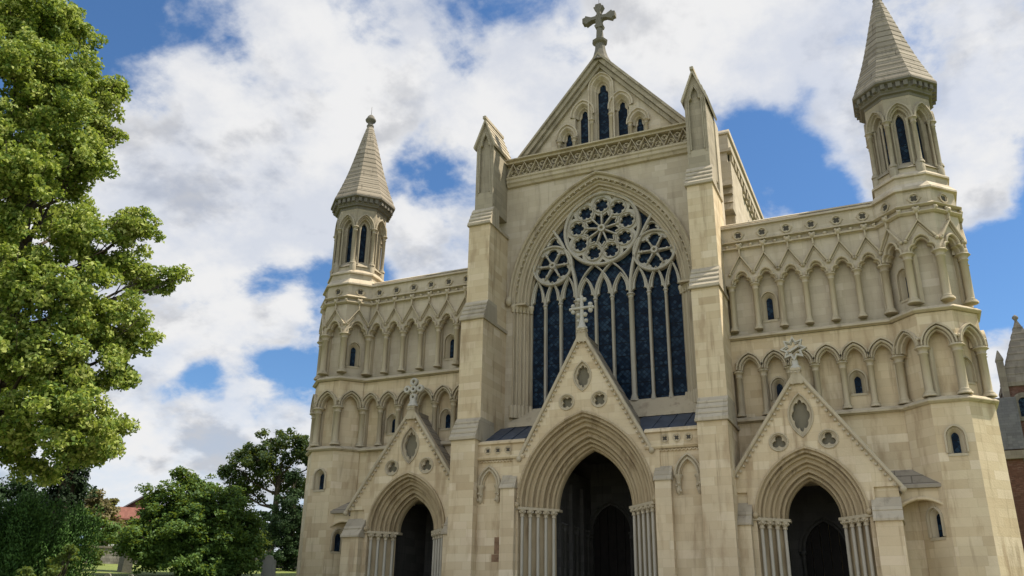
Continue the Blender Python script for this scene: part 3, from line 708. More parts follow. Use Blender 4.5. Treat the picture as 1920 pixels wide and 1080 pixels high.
    for sx in (1, -1):
        p0, p1 = Vector((sx*5.05, 24.2)), Vector((0, 30.2)); d = (p1-p0).normalized(); nn = Vector((-d.y*sx, d.x*sx)); 
        if nn.y < 0: nn = -nn
        for (o0, o1, y0, y1) in ((-.42, -.22, 1.55, 2.4), (-.2, .02, 1.38, 2.4), (.03, .14, 1.26, 2.5), (.14, .22, 1.5, 2.5)):
            q = [p0+nn*o0, p1+nn*o0, p1+nn*o1, p0+nn*o1]
            a0 = Vector((0, q[1].y + (0-q[1].x)*d.y/d.x)) if True else q[1]; a1 = Vector((0, q[2].y + (0-q[2].x)*d.y/d.x))
            mb.plate([(q[0].x, q[0].y), (a0.x, a0.y), (a1.x, a1.y), (q[3].x, q[3].y)], [], y0, y1)
    mb.build('coping', 'stone_old', GA)
    mb = MB(); mb.box(-.45, .45, 1.62, 2.0, 24.0, 24.32); mb.lathe(0, 1.5, [(.1, 23.98), (.34, 24.05), (.34, 24.2), (.3, 24.25)], 10); mb.build('corbel', 'stone_grey', GA)
    # gable cross
    mb = MB(); cy = 1.75
    mb.lathe(0, cy, [(.60, 29.95), (.44, 30.3), (.33, 30.75), (.28, 31.2), (.42, 31.3), (.46, 31.42), (.30, 31.52), (.23, 31.6), (.20, 32.1), (.17, 32.7)], 8, smooth=False)
    zc = 33.05
    for t in (0, pi/2, pi, 3*pi/2):
        L = .98 if t in (0, pi) else .95
        q = [(0, -.11), (.45, -.11), (.62, -.2), (.80, -.30), (.84, -.2), (1.0, -.16), (1.0, .16), (.84, .2), (.80, .30), (.62, .2), (.45, .11), (0, .11)]
        if t == 3*pi/2: q = [(0, -.15), (.5, -.17), (.6, -.26), (.75, -.2), (.75, .2), (.6, .26), (.5, .17), (0, .15)]
        mb.plate([(r*L*cos(t)-w*sin(t), zc+r*L*sin(t)+w*cos(t)) for r, w in q], [], cy-.16-.01*t, cy+.16+.01*t)
    mb.bar([(.34, zc), (0, zc+.34), (-.34, zc), (0, zc-.34)], .09, cy-.13, cy+.13, closed=True)
    mb.tube([(0, cy, 34), (0, cy, 34.7)], .015, 4)
    mb.build('cross', 'stone_grey', GA)
centre()

def buttress(sx):
    B = empty('buttress', (0, 0, 0), parent=CA); T = lambda u, y, z: (sx*u, y, z)
    prof = [(.72, GZ), (-2.45, GZ), (-2.45, 8.05), (-1.95, 9.15), (-1.95, 14.05), (-1.5, 15.18), (-1.5, 19.38), (-1.12, 20.5), (-1.12, 24.3), (.95, 24.3), (.95, 9)]
    def sec(z0, z1, yf, x0, x1, mat):
        mb = MB(T); mb.box(x0, x1, yf, .95 if z0 > 18 else .72, z0, z1); return mb
    mb = MB(T)
    mb.box(5.07, 6.30, -2.45, .72, GZ, 8.06)
    mb.box(5.08, 6.29, -1.95, .72, 8.06, 14.06)
    mb.box(5.09, 6.28, -1.5, .72, 14.06, 19.38)
    mb.build('pier', 'stone_lower', B)
    for (z0, z1, y0, y1, x0, x1) in ((8.06, 9.18, -2.5, -1.93, 5.02, 6.36), (14.06, 15.2, -2.0, -1.48, 5.02, 6.34), (19.38, 20.52, -1.56, -1.1, 5.03, 6.33)):
        mb = MB(T); n = 4
        for i in range(n):
            a, b = i/n, (i+1)/n
            za, zb = z0+.1+(z1-z0-.1)*a, z0+.1+(z1-z0-.1)*b; ya, yb = y0+(y1-y0)*a, y0+(y1-y0)*b
            e = .05*(1-a)
            mb.yz([(ya-.07, za-.05 if i else z0-.0), (ya-.07, za+.02), (yb+.0, zb), (-.5, zb), (-.5, za)], x0+.05-e, x1-.05+e)
        mb.yz([(y0-.05, z0-.02), (y0-.06, z0+.05), (y0+.02, z0+.14), (.70, z0+.14), (.70, z0-.02)], x0-.02, x1+.02)
        mb.build('weathering', 'stone_slab', B)
    # pinnacle
    P = empty('pinnacle', (0, 0, 0), parent=B)
    mb = MB(T); cx = 5.68
    op = with_jambs(trefoil(cx, .32, 24.1, .9), 21.45)
    mb.plate([(5.17, 20.4), (6.19, 20.4), (6.19, 24.3), (cx, 25.75), (5.17, 24.3)], [op], -1.12, -.98)
    mb.plate([(5.17, 20.4), (6.19, 20.4), (6.19, 24.3), (cx, 25.75), (5.17, 24.3)], [], -.96, .95)
    mb.bar(op, .07, -1.17, -1.05, bev=.02)
    mb.bar(with_jambs(trefoil(cx, .40, 24.1, 1.0), 21.3), .05, -1.15, -1.08)
    o = mb.build('pinnacle_block', 'stone_old', B)
    mb = MB(T)
    for s in (1, -1):
        mb.plate([(cx+s*.66, 24.22), (cx+s*.60, 24.10), (cx, 25.72), (cx, 25.95)], [], -1.28, 1.0)
        for k in range(1, 5):
            t = k/5; mb.plate([(cx+s*(.66*(1-t)+.035), 24.22+1.73*t-.02), (cx+s*(.66*(1-t)-.02), 24.22+1.73*t-.06), (cx+s*(.66*(1-t)), 24.22+1.73*t+.05)], [], -1.24, 1.0)
    mb.bar([(cx-.01, 25.98), (cx+.01, 25.98)], .2, -1.34, 1.02); mb.box(cx-.09, cx+.09, -1.38, 1.0, 25.86, 26.02)
    mb.build('gablet_roof', 'stone_slab', B)
    bpy.data.objects.remove(P)
for sx in (1, -1): buttress(sx)

# --- porches
def porch(cx, yf, a, zc, h, ain, yin, hin, zfoot, wfoot, zap, zb_body, rolls, vez, vh, vw, rx, rz, rr, rk, hw_wall, name, cross, sx=1):
    P = empty('porch', (0, 0, 0), parent=CA); P['label'] = {'ball': 'tall central porch with a knobbed cross on its gable', 'ring': 'side porch with a cross of pierced rings on its gable', 'star': 'side porch with a pierced star on its gable'}[cross]; T = lambda u, y, z: (u, y, z)
    # gabled front wall
    mb = MB(T)
    op = arch_pts(cx, ain, zc, hin, a-ain, 14)
    vo = []
    for s in (1, -1):
        pass
    ves = [(cx+vw*.5*(1-(2*i/12-1)**2)**.9, vez-vh/2+vh*i/12) for i in range(13)] + [(cx-vw*.5*(1-(2*i/12-1)**2)**.9, vez+vh/2-vh*i/12) for i in range(1, 12)]
    holes = [ves, circle(cx-rx, rz, rr, 24), circle(cx+rx, rz, rr, 24)]
    wl = hw_wall
    mb.plate([(cx-wl, GZ), (op[0][0], GZ)] + op + [(op[-1][0], GZ), (cx+wl, GZ), (cx+wl, zfoot), (cx+wfoot, zfoot), (cx, zap), (cx-wfoot, zfoot), (cx-wl, zfoot)], holes, yf, yf+.45)
    mb.plate([(p[0], p[1]) for p in circle(cx, (vez+rz)/2, 0.01, 4)], [], yf+.3, yf+.32)
    mb.build('porch_gable', 'stone_lower', P)
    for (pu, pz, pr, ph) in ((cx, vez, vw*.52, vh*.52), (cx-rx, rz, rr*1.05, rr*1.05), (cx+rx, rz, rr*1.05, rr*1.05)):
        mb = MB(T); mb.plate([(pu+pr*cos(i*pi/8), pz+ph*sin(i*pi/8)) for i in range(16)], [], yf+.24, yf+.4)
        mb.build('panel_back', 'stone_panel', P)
    mb = MB(T)
    # foiled vesica and roundels
    inner = []
    inner = [(cx+u*vw*.37*(1-.28*abs(z)**2.2), vez+z*vh*.37) for u, z in foil(0, 0, 1.0, 8, pi/2, 1.25)]
    mb.plate(ves, [inner], yf+.06, yf+.2); mb.bar(ves, .06, yf-.05, yf+.1, closed=True, bev=.02)
    mb.build('vesica', 'stone_carved', P)
    for s in (1, -1):
        mb = MB(T); mb.plate(circle(cx+s*rx, rz, rr, 24), [foil(cx+s*rx, rz, rr*.78, rk, pi/2 if rk == 3 else pi/4)], yf+.06, yf+.2)
        mb.bar(circle(cx+s*rx, rz, rr, 24), .06, yf-.05, yf+.1, closed=True, bev=.02); mb.bar(circle(cx+s*rx, rz, rr*.86, 24), .04, yf+.0, yf+.1, closed=True)
        mb.build('roundel', 'stone_carved', P)
    # archway orders
    mb = MB(T)
    prof = [(a+.06, yf+.02), (a+.06, yf-.1), (a-.02, yf-.12), (a-.06, yf-.02)] + order_profile(a-.06, yf, ain+.02, yin, rolls+2, .10, 8) + [(ain-.02, yin+.1), (ain-.02, yin+.3)]
    arch_sweep(mb, cx, ain, hin, zc, prof, None, 18)
    if rk == 4:
        pts = arch_pts(cx, ain, zc, hin, a-ain+.0, 26)
        for p in pts: mb.ball(p[0], yf-.08, p[1], .06, n=5)
    for s in (1, -1):
        mb.ball(cx+s*(a+.02), yf-.1, zc+.12, .13)
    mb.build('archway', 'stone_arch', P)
    # reveal, shafts, capitals
    n = rolls
    for s in (1, -1):
        mb = MB(T); cp = MB(T)
        for i in range(n):
            t = (i+.5)/n
            u = cx+s*(a+(ain-a)*t-.02); y = yf+(yin-yf)*t+.02
            mb2 = MB(T); mb2.lathe(u, y-.02, [(.08, GZ), (.068, zc-.3)], 8); mb2.build('portal_shaft', 'shaft_pale', P)
            leafy_cap(cp, u, y-.02, zc-.36, zc-.06, .085)
        st = order_profile(a, yf, ain, yin, n, .0)
        rows = [[(cx+s*p[0]+s*.08, p[1]+.10, z) for p in st] for z in (GZ, zc-.02)]; mb.loft(rows)
        q = [(cx+s*(a+.14), yf-.1), (cx+s*(a+.14), yf+.1), (cx+s*(ain+.1), yin+.35), (cx+s*(ain-.12), yin+.35), (cx+s*(ain-.12), yin-.06), (cx+s*(a-.12), yf-.1)]
        nq = len(q); v = [(u, y, z) for z in (zc-.07, zc+.04) for u, y in q]
        cp.add(v, [tuple(range(nq)), tuple(range(2*nq-1, nq-1, -1))] + [(i, (i+1) % nq, nq+(i+1) % nq, nq+i) for i in range(nq)])
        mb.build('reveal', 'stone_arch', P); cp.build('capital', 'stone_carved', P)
    # coping with crockets
    mb = MB(T)
    for s in (1, -1):
        p0, p1 = (cx+s*(wfoot+.05), zfoot-.08), (cx, zap)
        mb.bar([p0, p1], .15, yf-.12, yf+.12, bev=.04)
        L = math.hypot(p1[0]-p0[0], p1[1]-p0[1]); m = int(L/.24)
        for i in range(1, m):
            t = i/m; u = p0[0]+(p1[0]-p0[0])*t; z = p0[1]+(p1[1]-p0[1])*t
            mb.ball(u-s*.13, yf-.07, z-.1, .062, n=5)
        mb.ball(p0[0], yf-.05, p0[1]-.05, .13)
    k = .26
    mb.add([(cx-k, yf-.13, zap-.52), (cx+k, yf-.13, zap-.52), (cx+k, yf+.3, zap-.52), (cx-k, yf+.3, zap-.52), (cx-.17, yf-.12, zap+.1), (cx+.17, yf-.12, zap+.1), (cx+.17, yf+.25, zap+.1), (cx-.17, yf+.25, zap+.1)],
           [(0,1,5,4), (1,2,6,5), (2,3,7,6), (3,0,4,7), (4,5,6,7)])
    mb.box(cx-.2, cx+.2, yf-.15, yf+.27, zap+.04, zap+.15)
    for u in (-.16, 0, .16): mb.ball(cx+u, yf-.2, zap-.05, .045, n=5)
    mb.build('porch_coping', 'stone_carved', P)
    # roof behind the gable
    mb = MB(T); yb = .0
    zr = zap-.12; sl = (zap-zfoot)/wfoot; zf = zfoot-.1
    for s in (1, -1):
        for i in range(9):
            t0, t1 = i/9, (i+1)/9
            u0, u1 = cx+s*(wfoot-.0)*(1-t0), cx+s*(wfoot-.0)*(1-t1); z0, z1 = zf+(zr-zf)*t0, zf+(zr-zf)*t1
            mb.plate([(u0+s*.03, z0-.02), (u1, z1), (u1, z1-.15), (u0-s*.05, z0-.15)], [], yf+.13, yb)
    mb.box(cx-.08, cx+.08, yf+.3, yb, zr-.1, zr+.08)
    mb.build('porch_roof', 'stone_roof', P)
    # body of the porch: side walls, inner room, inner doorway
    mb = MB(T)
    zi = zc+h
    bw = min(wl, a+.9)
    yb3 = 5.6 if rk == 4 else 3.4; zt = zc+(2.2 if rk == 4 else 1.6)
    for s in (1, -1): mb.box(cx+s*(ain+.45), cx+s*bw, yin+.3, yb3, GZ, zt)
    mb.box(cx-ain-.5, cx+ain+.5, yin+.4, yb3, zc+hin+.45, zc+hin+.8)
    mb.build('porch_side', 'stone_inner_shade', P)
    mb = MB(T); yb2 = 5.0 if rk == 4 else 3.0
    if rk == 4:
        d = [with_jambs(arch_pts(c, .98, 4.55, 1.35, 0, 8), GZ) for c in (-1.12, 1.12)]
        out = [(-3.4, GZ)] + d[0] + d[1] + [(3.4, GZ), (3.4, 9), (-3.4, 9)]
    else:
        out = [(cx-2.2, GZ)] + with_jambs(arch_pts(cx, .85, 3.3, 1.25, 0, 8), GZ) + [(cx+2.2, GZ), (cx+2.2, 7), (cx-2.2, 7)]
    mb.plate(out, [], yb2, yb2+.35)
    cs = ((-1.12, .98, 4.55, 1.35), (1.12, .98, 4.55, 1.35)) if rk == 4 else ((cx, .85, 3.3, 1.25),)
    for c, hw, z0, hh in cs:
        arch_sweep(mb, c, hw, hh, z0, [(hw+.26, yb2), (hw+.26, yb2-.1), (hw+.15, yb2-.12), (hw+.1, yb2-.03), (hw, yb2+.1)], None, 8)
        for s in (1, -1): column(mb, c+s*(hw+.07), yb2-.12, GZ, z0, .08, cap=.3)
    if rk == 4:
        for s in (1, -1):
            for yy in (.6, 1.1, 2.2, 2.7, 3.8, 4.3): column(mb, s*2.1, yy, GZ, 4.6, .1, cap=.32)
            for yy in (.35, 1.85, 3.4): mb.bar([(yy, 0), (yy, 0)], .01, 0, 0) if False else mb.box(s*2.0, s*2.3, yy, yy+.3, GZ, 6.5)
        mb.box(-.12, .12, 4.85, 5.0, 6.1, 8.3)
    mb.build('inner_wall', 'stone_inner_shade', P)
    mb = MB(T)
    for c, hw, z0, hh in cs:
        for i in range(5): mb.box(c-hw-.1+(2*hw+.2)*i/5, c-hw-.1+(2*hw+.2)*(i+.94)/5, yb2+.2+.002*i, yb2+.3, GZ, z0+hh+.1)
    mb.build('door', 'door_wood', P)
    # cross
    mb = MB(T); y0, y1 = yf-.06, yf+.12; yc = (y0+y1)/2+.02; z0 = zap+.16
    if cross == 'ball':            # slender cross with clustered knobs
        mb.lathe(cx, yc, [(.25, z0-.04), (.25, z0+.05), (.17, z0+.12), (.1, z0+.5), (.085, z0+1.5)], 8)
        zz = z0+.98
        mb.bar([(cx-.5, zz), (cx+.5, zz)], .12, y0, y1, bev=.03)
        for q, r in (((-.55, .0), .08), ((-.42, .14), .11), ((-.42, -.14), .11), ((.52, 0), .09), ((.42, .15), .12), ((.42, -.14), .12), ((0, .55), .09), ((.14, .42), .11), ((-.14, .42), .11), ((.16, -.32), .12), ((-.16, -.32), .11), ((.2, -.62), .1), ((-.17, -.6), .09)):
            mb.ball(cx+q[0], yc, zz+q[1], r, n=7)
    elif cross == 'ring':          # cross made of pierced rings
        mb.lathe(cx, yc, [(.28, z0-.04), (.26, z0+.06), (.2, z0+.12), (.16, z0+.35)], 8)
        zz = z0+.78
        for q, r in (((0, .42), .2), ((0, -.36), .17), ((.36, .06), .18), ((-.36, .06), .18), ((0, .05), .17)):
            mb.bar(circle(cx+q[0], zz+q[1], r*.72, 14), .13, y0-.02*r, y1+.02, closed=True, bev=.04)
        for k in range(8):
            t = pi/4*k+pi/8; mb.ball(cx+.36*cos(t), yc, zz+.05+.36*sin(t), .08)
    mb_ = mb
    if cross != 'star':
        mb.build('cross', 'stone_pale', P)
    else:
        mb.lathe(cx, yc, [(.22, z0-.04), (.22, z0+.06), (.14, z0+.12), (.13, z0+.3)], 8)
        zz = z0+.82; n = 8
        st = [((.54 if i % 2 == 0 else .33)*1.0, pi/2+pi*i/n) for i in range(2*n)]
        so_ = [(cx+r*cos(t), zz+r*sin(t)) for r, t in st]; si = [(cx+r*.62*cos(t), zz+r*.62*sin(t)) for r, t in st]; sm = [(cx+r*.80*cos(t), zz+r*.80*sin(t)) for r, t in st]
        mb.plate(so_, [sm], y0-.03, y1+.03); mb.plate(sm, [si], y0+.04, y1-.02); mb.bar([(cx-.18, zz-.1), (cx+.18, zz+.1)], .09, y0, y1)
        mb.bar([(cx, zz-.48), (cx, z0+.2)], .2, y0+.02, y1)
        mb.build('star_finial', 'stone_pale', P)
    return P
PS = []
for sx in (1, -1):
    P = porch(sx*9.05, -1.5, 2.07, 4.22, 2.62, 1.02, -.57, 1.55, 5.25, 3.32, 10.0, 0, 4, 8.2, 1.78, .95, .95, 7.18, .36, 3, 2.35, 'porch', 'star' if sx > 0 else 'ring')
    # corner buttresses of the side porch
    for s in (1, -1):
        T = lambda u, y, z, s=s, sx=sx: (sx*9.05+s*u, y, z)
        mb = MB(T); mb.box(2.25, 3.18, -1.92, -.2, GZ, 3.98)
        mb.build('porch_buttress', 'stone_lower', P)
        mb = MB(T); mb.yz([(-2.02, 3.95), (-2.02, 4.03), (-1.78, 4.33), (-1.8, 4.36), (-1.45, 4.85), (-.2, 4.85), (-.2, 3.95)], 2.2, 3.24); mb.build('buttress_cap', 'stone_slab', P)
        mb = MB(T); mb.box(2.2, 3.2, -1.38, -.05, GZ, 5.3); mb.build('porch_flank', 'stone_lower', P)
P = porch(0, -2.05, 3.07, 4.95, 4.0, 1.72, -.8, 2.58, 7.2, 2.98, 12.7, 0, 5, 10.6, 1.4, .82, .76, 9.47, .35, 4, 3.35, 'porch', 'ball')
# flanking panels of the central porch
for s in (1, -1):
    T = lambda u, y, z, s=s: (s*u, y, z)
    mb = MB(T); op = arch_pts(4.5, .33, 5.98, .62, 0, 7)
    mb.plate([(3.3, GZ), (5.1, GZ), (5.1, 7.25), (3.3, 7.25)], [with_jambs(op, 5.2)], -1.98, -1.7); mb.box(3.3, 5.1, -1.86, -.9, GZ, 7.2)
    mb.build('flank_wall', 'stone_lower', P)
    mb = MB(T); arch_sweep(mb, 4.5, .33, .62, 5.98, [(.57, -1.98), (.57, -2.12), (.50, -2.14), (.47, -2.03), (.42, -2.08), (.36, -2.08), (.33, -1.9), (.31, -1.86)], None, 8)
    for c in (4.5-.43, 4.5+.43):
        mb.lathe(c, -2.0, [(.03, 5.2), (.1, 5.3), (.13, 5.42), (.1, 5.5), (.12, 5.6), (.13, 5.85), (.19, 5.93), (.19, 6.0)], 8)
        for k in range(5): mb.ball(c+.1*cos(k*1.3), -2.08+.05*sin(k*1.3), 5.35+.07*k, .06, n=5)
    mb.build('blind_arch', 'stone_carved', P)
    mb = MB(T); mb.yz([(-1.7, 7.12), (-2.1, 7.12), (-2.16, 7.2), (-2.16, 7.26), (-2.04, 7.3), (-2.04, 7.78), (-2.14, 7.82), (-2.14, 7.9), (-2.0, 8.0), (-1.6, 8.0), (-1.6, 7.12)], 2.75, 5.09)
    for i in range(12): mb.bar([(3.1+.16*i+.16*j/4, 7.1-.08*sin(pi*j/4)) for j in range(5)], .04, -2.06, -1.95)
    mb.build('porch_parapet', 'stone_lower', P)
    mb = MB(T)
    for c in (3.6, 4.1, 4.6):
        mb = MB(T); mb.bar(circle(c, 7.54, .15, 14), .035, -2.075, -2.03, closed=True); q_ = mb.build('quatrefoil', 'stone_carved', P)
        mb = MB(T); mb.plate(foil(c, 7.54, .105, 4, pi/4), [], -2.046, -2.03); mb.build('hollow_shade', 'stone_hollow_shade', P)
    mb = MB(T); mb.yz([(-1.75, 8.02), (-1.75, 7.9), (.72, 7.9), (.72, 9.1), (.3, 9.08)], 2.0, 5.07)
    for x in (2.9, 3.6, 4.3): mb.yz([(-1.75, 8.06), (.3, 9.12), (.3, 9.05), (-1.75, 8.0)], x, x+.05)
    mb.build('lead_roof', 'lead', P)
    mb = MB(T); mb.box(3.15, 3.82, -2.3, -1.8, GZ, 5.8); mb.build('porch_buttress', 'stone_lower', P)
    mb = MB(T)
    for i in range(3):
        mb.yz([(-2.37+.12*i, 5.78+.2*i), (-2.37+.12*i, 5.84+.2*i), (-2.25+.12*i, 6.0+.2*i), (-1.9, 6.0+.2*i), (-1.9, 5.78+.2*i)], 3.11+.01*i, 3.86-.01*i)
    mb.build('buttress_cap', 'stone_slab', P)
# weathered brown blocks low on the left flank of the central porch
mb = MB()
for (x0, x1, z0, z1) in ((-4.20, -3.86, 3.05, 3.75), (-4.32, -3.98, 2.72, 3.03), (-3.88, -3.84, 3.0, 3.4)): mb.box(x0, x1, -1.992, -1.9, z0, z1)
mb.build('worn_block', 'stain_brown', P)

# --- nave behind
def nave():
    mb = MB()
    mb.box(-5.2, 5.2, 1.6, 5.0, 16, 23.7); mb.box(-6.2, 6.2, 4.0, 60, 10.0, 24.1); mb.box(-6.2, 6.2, 6.2, 60, GZ, 9.95)
    N = mb.build('nave', 'stone_upper', CA)
    mb = MB()
    for s in (1, -1):
        T = lambda u, y, z, s=s: (s*u, y, z); mb.T = T
        mb.box(5.25, 6.32, 3.95, 60.05, 24.15, 25.05)
        mb.yz([(3.85, 25.05), (3.85, 25.15), (4.0, 25.36), (60, 25.36), (60, 25.05)], 5.2, 6.42)
        mb.box(5.2, 6.45, 3.88, 60, 23.98, 24.16)
    mb.build('nave_parapet', 'stone_upper', N)
    for s in (1, -1):
        T = lambda u, y, z, s=s: (s*u, y, z)
        mb = MB(T); mb.box(6.15, 6.27, 4.3, 58, 23.45, 23.985)
        for i in range(60): y = 4.3+.9*i; mb.box(6.2, 6.42, y, y+.35, 23.5, 23.975)
        mb.build('corbel_table', 'stone_carved', N)
        for i in range(8):
            y = 4.02 if i == 0 else 7.6+5.6*(i-1)+4.4; mb = MB(T); mb.box(6.1, 6.36, y, y+(3.3 if i == 0 else 1.0), 12, 23.4); mb.build('nave_buttress', 'stone_upper', N)
    mb = MB()
    for s in (1, -1):
        mb.T = lambda u, y, z, s=s: (s*u, y, z)
        for i in range(8):
            y = 8.2+5.6*i; mb.yz([(y+.6, 17.5), (y+2.8, 17.5), (y+2.8, 21.5), (y+1.7, 22.6), (y+.6, 21.5)], 6.15, 6.23)
    mb.build('clerestory_window', 'leaded_glass', N)
    mb = MB()
    for i in range(4): mb.T = lambda u, y, z: (u, y, z); mb.yz([(3.4-.0, 20.2+.5*i), (3.32+.12*i, 20.25+.5*i), (3.5+.12*i, 20.72+.5*i), (4.1, 20.72+.5*i), (4.1, 20.2+.5*i)], 5.3, 6.4)
    mb.build('nave_weathering', 'stone_slab', N)
    mb = MB(); mb.plate([(-5.0, 23.9), (5.0, 23.9), (0, 29.7)], [], 2.25, 60); mb.build('nave_roof', 'lead', N)
    mb = MB()
    for s in (1, -1):
        mb.T = lambda u, y, z, s=s: (s*u, y, z)
        mb.box(6.0, 13.2, 1.85, 60, 7.2, 15.0); mb.box(6.0, 13.2, 4.2, 60, GZ, 7.15)
    mb.build('aisle', 'stone_lower', N)
    mb = MB()
    for s in (1, -1):
        mb.T = lambda u, y, z, s=s: (s*u, y, z)
        mb.plate([(6.0, 15.0), (13.3, 15.0), (6.0, 17.2)], [], 1.9, 60)
    mb.build('aisle_roof', 'lead', N)
nave()
#@@REST@@
# ------------------------------------------------------------------ brick tower far right
def brick_tower():
    R = empty('brick_tower', (24.2, 38.5, 0), 'dark brick turret with pale pyramid roof behind the right end of the front', 'tower')
    cx, cy = 22.3, 38.5; hw = 1.9
    mb = MB(); mb.box(cx-hw, cx+hw, cy-hw, cy+hw, -1, 18.2); mb.build('wall', 'brick_dark', R)
    mb = MB()
    for z in (12.2, 15.2, 17.9): mb.box(cx-hw-.1, cx+hw+.1, cy-hw-.1, cy+hw+.1, z, z+.28)
    mb.build('stone_band', 'stone_dark', R)
    mb = MB(); mb.ngon_ring((cx, cy), [(hw+.12, 18.18), (hw+.05, 18.4), (.1, 23.6)], 4, pi/4)
    for i in range(1, 9):
        t = i/9; a = hw+.1-(hw)*t; mb.ngon_ring((cx, cy), [(a+.03, 18.3+5.3*t-.06), (a+.04, 18.3+5.3*t)], 4, pi/4)
    mb.build('roof', 'stone_dark', R)
    mb = MB(); mb.lathe(cx, cy, [(.1, 23.5), (.12, 23.7), (.24, 23.85), (.2, 24.0), (.02, 24.15)], 8); mb.build('finial', 'stone_dark', R)
    for u in (-.85, .85):
        mb = MB(); T = lambda a, y, z: (cx+u+a, cy-hw+y, z); mb.T = T
        arch_sweep(mb, 0, .34, .36, 16.6, [(.74, .0), (.74, -.08), (.36, -.1), (.34, .15)], None, 8)
        for s in (1, -1): mb.box(s*.34, s*.5, -.06, .1, 15.5, 16.6)
        mb.box(-.6, .6, -.12, .1, 15.38, 15.5)
        o = mb.build('window', 'stone_dark', R)
        mb = MB(T); mb.plate(with_jambs(arch_pts(0, .34, 16.6, .36, 0, 6), 15.5), [], -.02, -.01); mb.build('pane', 'leaded_glass', o)
    for s in (-1, 1):
        mb = MB(); mb.ngon_ring((cx+s*(hw+.0), cy-hw+.0), [(.24, 0), (.24, 19.9), (.28, 19.95), (.26, 20.1), (.04, 20.8)], 4, pi/4); mb.build('corner_shaft', 'stone_dark', R)
    # lower wing of the same range
    mb = MB(); mb.box(17.6, 20.6, 36, 50, -1, 13.0); mb.build('side_wall', 'brick_dark', R)
    mb = MB(); mb.plate([(17.4, 13.0), (20.9, 13.0), (20.9, 16.9), (18.4, 16.9)], [], 35.8, 50); mb.build('side_roof', 'roof_slate', R)
    mb = MB(); mb.box(17.4, 20.9, 35.7, 36.0, 12.3, 12.9); mb.build('side_coping', 'stone_dark', R)
brick_tower()

# ------------------------------------------------------------------ vegetation
RNG = np.random.default_rng(11)
def unit(v): return v/np.maximum(1e-9, np.linalg.norm(v, axis=-1, keepdims=True))
def leaf_mesh(name, mat, parent, clumps, per, L, Wd, flat=.6, up=.55, out=.6, jit=.7, fold=.25, droop=0.0):
    """clumps: array (n,7) centre xyz, radius, outward dir xyz -> one mesh of separate folded leaves"""
    cl = np.array(clumps); n = len(cl); m = np.maximum(4, (per*(cl[:, 3]/cl[:, 3].mean())**2).astype(int))
    idx = np.repeat(np.arange(n), m); N = len(idx); c = cl[idx]
    off = unit(RNG.normal(size=(N, 3)))*RNG.random((N, 1))**.45*c[:, 3:4]; off[:, 2] *= flat
    P = c[:, :3]+off
    nr = unit(c[:, 4:7]*out + np.array([0, 0, up]) + RNG.normal(size=(N, 3))*jit)
    a = unit(np.cross(nr, RNG.normal(size=(N, 3)))); a[:, 2] -= droop; a = unit(a)
    b = unit(np.cross(nr, a)); l = L*(.65+.7*RNG.random((N, 1))); w = Wd*(.65+.7*RNG.random((N, 1)))
    V = np.stack([P-a*l*.5, P+b*w*.5+nr*w*fold, P+a*l*.5, P-b*w*.5+nr*w*fold], 1).reshape(-1, 3)
    me = bpy.data.meshes.new(name); me.vertices.add(N*4); me.vertices.foreach_set('co', V.ravel())
    me.loops.add(N*4); me.loops.foreach_set('vertex_index', np.arange(N*4)); me.polygons.add(N)
    me.polygons.foreach_set('loop_start', np.arange(N)*4); me.update(calc_edges=True); me.validate()
    me.materials.append(M[mat]); o = bpy.data.objects.new(name, me); C.objects.link(o)
    if parent: o.parent = parent; o.matrix_parent_inverse = Matrix.Translation(-Vector(root_loc(parent)))
    return o
def clumps_in(lobes, dens, rc, shell=.55, gap=0.0):
    out = []
    for (x, y, z, r) in lobes:
        n = max(3, int(dens*r*r)); d = unit(RNG.normal(size=(n, 3))); rr = r*(shell+(1.12-shell)*RNG.random((n, 1))+.14*RNG.normal(size=(n, 1)))
        p = np.array([x, y, z])+d*rr*np.array([1, 1, .85])
        for q, dd in zip(p, d):
            if gap and mnoise.noise(Vector(q)*.95) > gap: continue
            out.append((*q, rc*(.6+.8*RNG.random()), *dd))
    return out
def limb(mb, p0, p1, r0, r1, wob=.12, n=6, sides=6):
    p0, p1 = Vector(p0), Vector(p1); L = (p1-p0).length; pts = []
    for i in range(n+1):
        t = i/n; q = p0.lerp(p1, t); k = sin(pi*t)*L*wob
        pts.append(q+Vector((random.uniform(-k, k)*.5, random.uniform(-k, k)*.5, -sin(pi*t)*L*.06+random.uniform(-k, k)*.3)))
    mb.tube(pts, [r0+(r1-r0)*(i/n)**.8 for i in range(n+1)], sides)
    return pts
